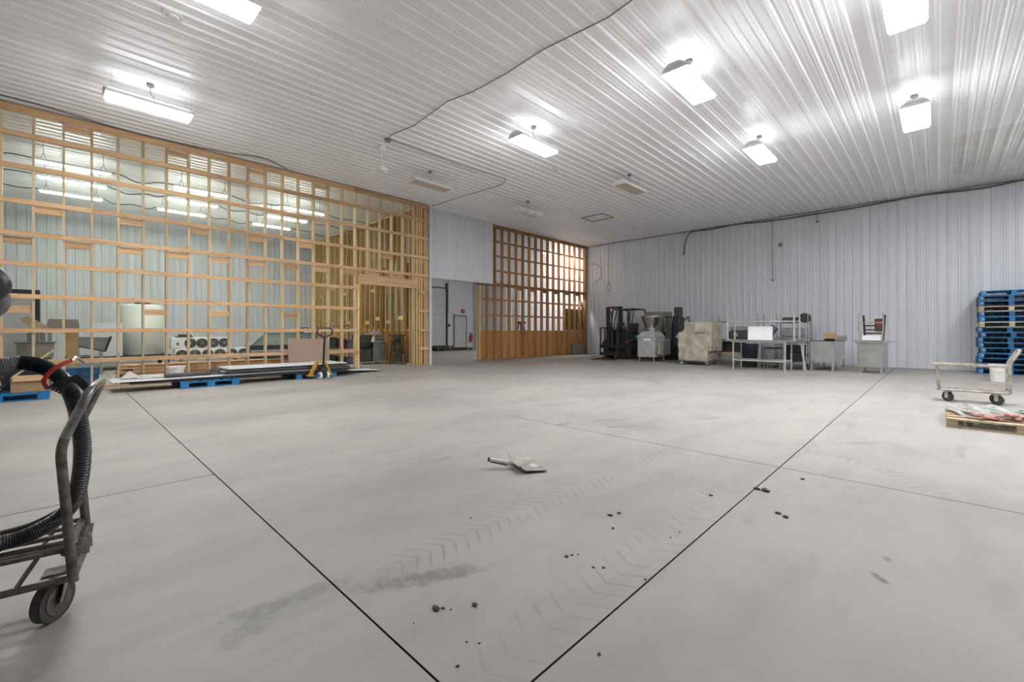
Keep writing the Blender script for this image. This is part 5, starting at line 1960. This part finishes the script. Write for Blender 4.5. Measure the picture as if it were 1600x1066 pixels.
# evaporator fan units
def evaporator(label, x0, x1, yf, z0, z1, fans, side):
    t = thing('evaporator_unit', label, 'fan unit', ((x0 + x1) / 2, yf, z0), 0, 'evaporator fan units')
    W, H = x1 - x0, z1 - z0
    bm = BM()
    bx(bm, -W / 2, W / 2, 0, 0.4, 0, H)
    part('casing', bm, 'white', t, False, 0.008)
    if side:
        bm = BM()
        bx(bm, -W / 2, -W / 2 + 0.25, -0.03, -0.001, 0.02, H - 0.02)
        part('end_box', bm, 'plastic', t, False, 0.006)
        bm = BM()
        bx(bm, -W / 2 + 0.13, -W / 2 + 0.19, -0.032, -0.0305, 0.12, 0.2)
        part('rating_plate', bm, 'dgrey', t)
    for k in range(fans):
        cx = -W / 2 + (0.33 if side else 0.0) + (W - (0.33 if side else 0.0)) * (k + 0.5) / fans
        R = min(0.15, H * 0.45)
        bm = BM()
        cy(bm, (cx, -0.02, H / 2), (cx, -0.001, H / 2), R, 20)
        fr = part('fan_opening', bm, 'black', t)
        bm = BM()
        for q in range(6):
            a = q * PI / 3 + k
            bar(bm, (cx, -0.028, H / 2), (cx + R * 0.85 * math.cos(a), -0.025, H / 2 + R * 0.85 * math.sin(a)), 0.035, 0.006)
        cy(bm, (cx, -0.04, H / 2), (cx, -0.02, H / 2), R * 0.25, 10)
        for rr in (0.45, 0.72, 0.98):
            tube(bm, [(cx + R * rr * math.cos(i * PI / 10), -0.034, H / 2 + R * rr * math.sin(i * PI / 10)) for i in range(20)], 0.004, 4, True)
        part('fan_guard', bm, 'steelm', fr)
    return t


evaporator('upper white unit with round black fans in the framed room', 2.40, 3.95, 16.95, 0.612, 0.965, 4, True)
evaporator('lower white fan unit resting under the other one', 2.48, 4.50, 16.85, 0.27, 0.61, 6, False)
for k, x in enumerate((2.7, 4.2)):
    o = board('unit_bearer', None, (x, 17.05, 0.134), (0.1, 0.45, 0.268), 'wy')
    tag(o, ('left', 'right')[k] + ' wooden bearer below the fan units', 'bearer', 'bearers below the fan units')
bm = BM()
bx(bm, -0.22, 0.2, -0.12, 0.12, 0, 0.04)
bx(bm, -0.15, 0.18, -0.1, 0.1, 0.04, 0.10)
single('black_part', 'flat black part lying on the upper fan unit', 'part', bm, 'black', bev=0.012, loc=(2.75, 17.1, 0.967))

# display case
t = thing('display_case', 'black refrigerated display case with sloping glass', 'display case', (5.8, 17.5, 0))
bm = BM()
prism(bm, [(-1.15, 0.12), (1.1, 0.12), (1.1, 0.66), (-1.15, 0.66)], 'y', -0.35, 0.4)
part('base', bm, 'black', t, False, 0.01)
bm = BM()
bx(bm, -1.16, 1.1, -0.37, -0.351, 0.42, 0.5)
part('bumper', bm, 'steelm', t)
bm = BM()
prism(bm, [(-1.08, 0.665), (1.08, 0.665), (1.08, 1.06), (-0.66, 1.06)], 'y', -0.3, 0.38)
part('glass', bm, 'glass', t)
bm = BM()
bar(bm, (-1.13, -0.32, 0.66), (-0.68, -0.32, 1.08), 0.03, 0.03)
bar(bm, (-0.68, -0.32, 1.08), (1.1, -0.32, 1.08), 0.03, 0.03)
bar(bm, (1.1, -0.32, 0.66), (1.1, -0.32, 1.08), 0.03, 0.03)
part('glass_frame', bm, 'dgrey', t)
bm = BM()
for x in (-1.0, 1.0):
    for y in (-0.28, 0.32):
        bx(bm, x - 0.04, x + 0.04, y - 0.04, y + 0.04, 0, 0.12)
part('feet', bm, 'black', t)
t = thing('counter_scale', 'black slanted counter scale on the display case', 'scale', (6.45, 17.45, 1.1))
bm = BM()
prism(bm, [(-0.2, 0), (0.18, 0), (0.22, 0.2), (-0.02, 0.2)], 'y', -0.12, 0.12)
part('body', bm, 'black', t, False, 0.01)
bm = BM()
cy(bm, (0.1, -0.13, 0.08), (0.1, -0.121, 0.08), 0.09, 18)
part('dial', bm, 'white', t, True)

# shelf with dark crates just behind the partition, next to the doorway
t = thing('storage_shelf', 'steel shelf crammed with dark gear beside the doorway', 'shelf', (6.05, 13.35, 0))
for x in (-0.42, 0.42):
    for y in (-0.2, 0.25):
        bm = BM()
        bx(bm, x - 0.015, x + 0.015, y - 0.015, y + 0.015, 0, 1.2)
        part('post', bm, 'grey', t)
for z in (0.12, 0.62, 1.18):
    bm = BM()
    bx(bm, -0.44, 0.44, -0.22, 0.27, z, z + 0.02)
    part('shelf_board', bm, 'grey', t)
k = 0
for z, hh in ((0.142, 0.3), (0.642, 0.34)):
    for x in (-0.27, 0.0, 0.27):
        bm = BM()
        bx(bm, -0.12, 0.12, -0.18, 0.2, 0, hh - 0.04 * (k % 3))
        bx(bm, -0.128, 0.128, -0.19, 0.21, hh - 0.05 - 0.04 * (k % 3), hh - 0.03 - 0.04 * (k % 3))
        single('gear_crate', 'dark gear crate on the %s shelf beside the doorway, %s one' % ('lower' if z < 0.3 else 'upper', ('left', 'middle', 'right')[k % 3]), 'crate', bm, ('black', 'brown', 'dgrey')[k % 3], bev=0.006, loc=(6.05 + x, 13.37, z), group='gear crates on the shelf')
        k += 1
for k, (x, a, mm) in enumerate(((-0.2, 0.5, 'steelm'), (0.14, -0.4, 'dgrey'))):
    bm = BM()
    bx(bm, -0.17, 0.17, -0.1, 0.1, 0, 0.06)
    cy(bm, (-0.05, 0, 0.06), (-0.05, 0, 0.12 + 0.02 * k), 0.06, 12)
    bar(bm, (-0.1, 0, 0.08), (0.2, 0.05, 0.17), 0.03, 0.03)
    single('shelf_tool', '%s metal fitting on top of the gear shelf' % ('left', 'middle', 'right')[k], 'fitting', bm, mm, loc=(6.05 + x, 13.37, 1.201), rz=a * 0.3, group='fittings on the gear shelf')

# bowl cutter in the doorway
t = thing('bowl_cutter', 'dark bowl cutter machine with steel control cabinet in the doorway', 'machine', (7.85, 14.65, 0))
bm = BM()
bx(bm, -0.12, 0.37, -0.32, 0.3, 0.09, 0.74)
part('cabinet', bm, 'steelm', t, False, 0.012)
bm = BM()
prism(bm, [(-0.34, 0.741), (0.3, 0.741), (0.3, 1.0), (-0.2, 1.0)], 'x', -0.12, 0.35)
part('control_head', bm, 'steelm', t, False, 0.01)
bm = BM()
for k in range(3):
    cy(bm, (0.05 + 0.1 * k, -0.29, 0.87), (0.05 + 0.1 * k, -0.32, 0.86), 0.028, 10)
part('knob', bm, 'black', t)
bm = BM()
bx(bm, -0.55, -0.13, -0.25, 0.3, 0.09, 0.55)
part('drive_box', bm, 'dgreen', t, False, 0.02)
bm = BM()
lathe(bm, [(0, 0.52), (0.16, 0.54), (0.29, 0.66), (0.36, 0.85), (0.38, 1.02), (0.36, 1.04), (0.33, 0.9), (0.2, 0.7), (0, 0.68)], 26, (-0.38, -0.05, 0))
part('bowl', bm, 'dgreen', t, True)
bm = BM()
lathe(bm, [(0, 1.16), (0.12, 1.15), (0.26, 1.08), (0.3, 1.03)], 22, (0.12, 0.0, 0))
part('lid', bm, 'grey', t, True)
bm = BM()
bx(bm, -0.22, -0.1, -0.362, -0.357, 0.78, 0.98)
part('white_tag', bm, 'white', t)
bm = BM()
bx(bm, -0.2, -0.06, -0.366, -0.361, 0.98, 1.05)
part('orange_tag', bm, 'orange', t)
for x in (-0.5, 0.3):
    for y in (-0.22, 0.24):
        bm = BM()
        cy(bm, (x, y, 0), (x, y, 0.09), 0.025, 8)
        part('foot', bm, 'steelm', t, True)
for k in range(4):
    t = thing('folded_trestle', 'dark green folded trestle table leaning on the side wall, %s of four' % ORD[k], 'trestle', (8.12 + 0.10 * k, 13.62, 0), 0, 'folded trestles in the doorway')
    bm = BM()
    bx(bm, -0.02, 0.02, -0.28, 0.3, 1.0, 1.05)
    part('top_rail', bm, 'dgreen', t)
    for s in (-1, 1):
        bm = BM()
        bar(bm, (0, s * 0.10, 1.0), (0, s * 0.25, 0.0), 0.03, 0.03)
        part('leg', bm, 'dgreen', t)
    bm = BM()
    bar(bm, (0, -0.2, 0.3), (0, 0.12, 0.85), 0.025, 0.02)
    part('brace', bm, 'black', t)

# ================================================================== PASSAGE AND DARK STUD WALL
pallet('pallet', 'dark pallet on the floor before the overhead door', (15.5, 20.85, 0), 'dgreen', lx=1.2, ly=1.0)
pallet('pallet', 'dark pallet on top of the other before the overhead door', (15.5, 20.85, 0.1425), 'dgreen', lx=1.2, ly=1.0)
pallet('pallet', 'dark pallet on the floor before the man door', (16.85, 20.75, 0), 'dgreen', lx=1.2, ly=1.0)
bm = BM()
bx(bm, -0.46, 0.46, -0.012, 0.012, 0, 0.52)
single('leaning_board', 'dusty brown board leaning in the corner of the dark stud wall', 'board', bm, 'taupe', loc=(17.85, 12.74, 0.01), rot=(-0.12, 0, 0))
t = thing('sawhorse', 'dark sawhorse standing behind the plywood dado', 'sawhorse', (14.55, 13.55, 0))
for s in (-1, 1):
    for y in (-0.2, 0.2):
        bm = BM()
        bar(bm, (s * 0.35, y, 0), (s * 0.06, y * 0.4, 1.5), 0.05, 0.03)
        part('leg', bm, 'brown', t)
bm = BM()
bx(bm, -0.06, 0.06, -0.25, 0.25, 1.5, 1.58)
part('beam', bm, 'black', t)
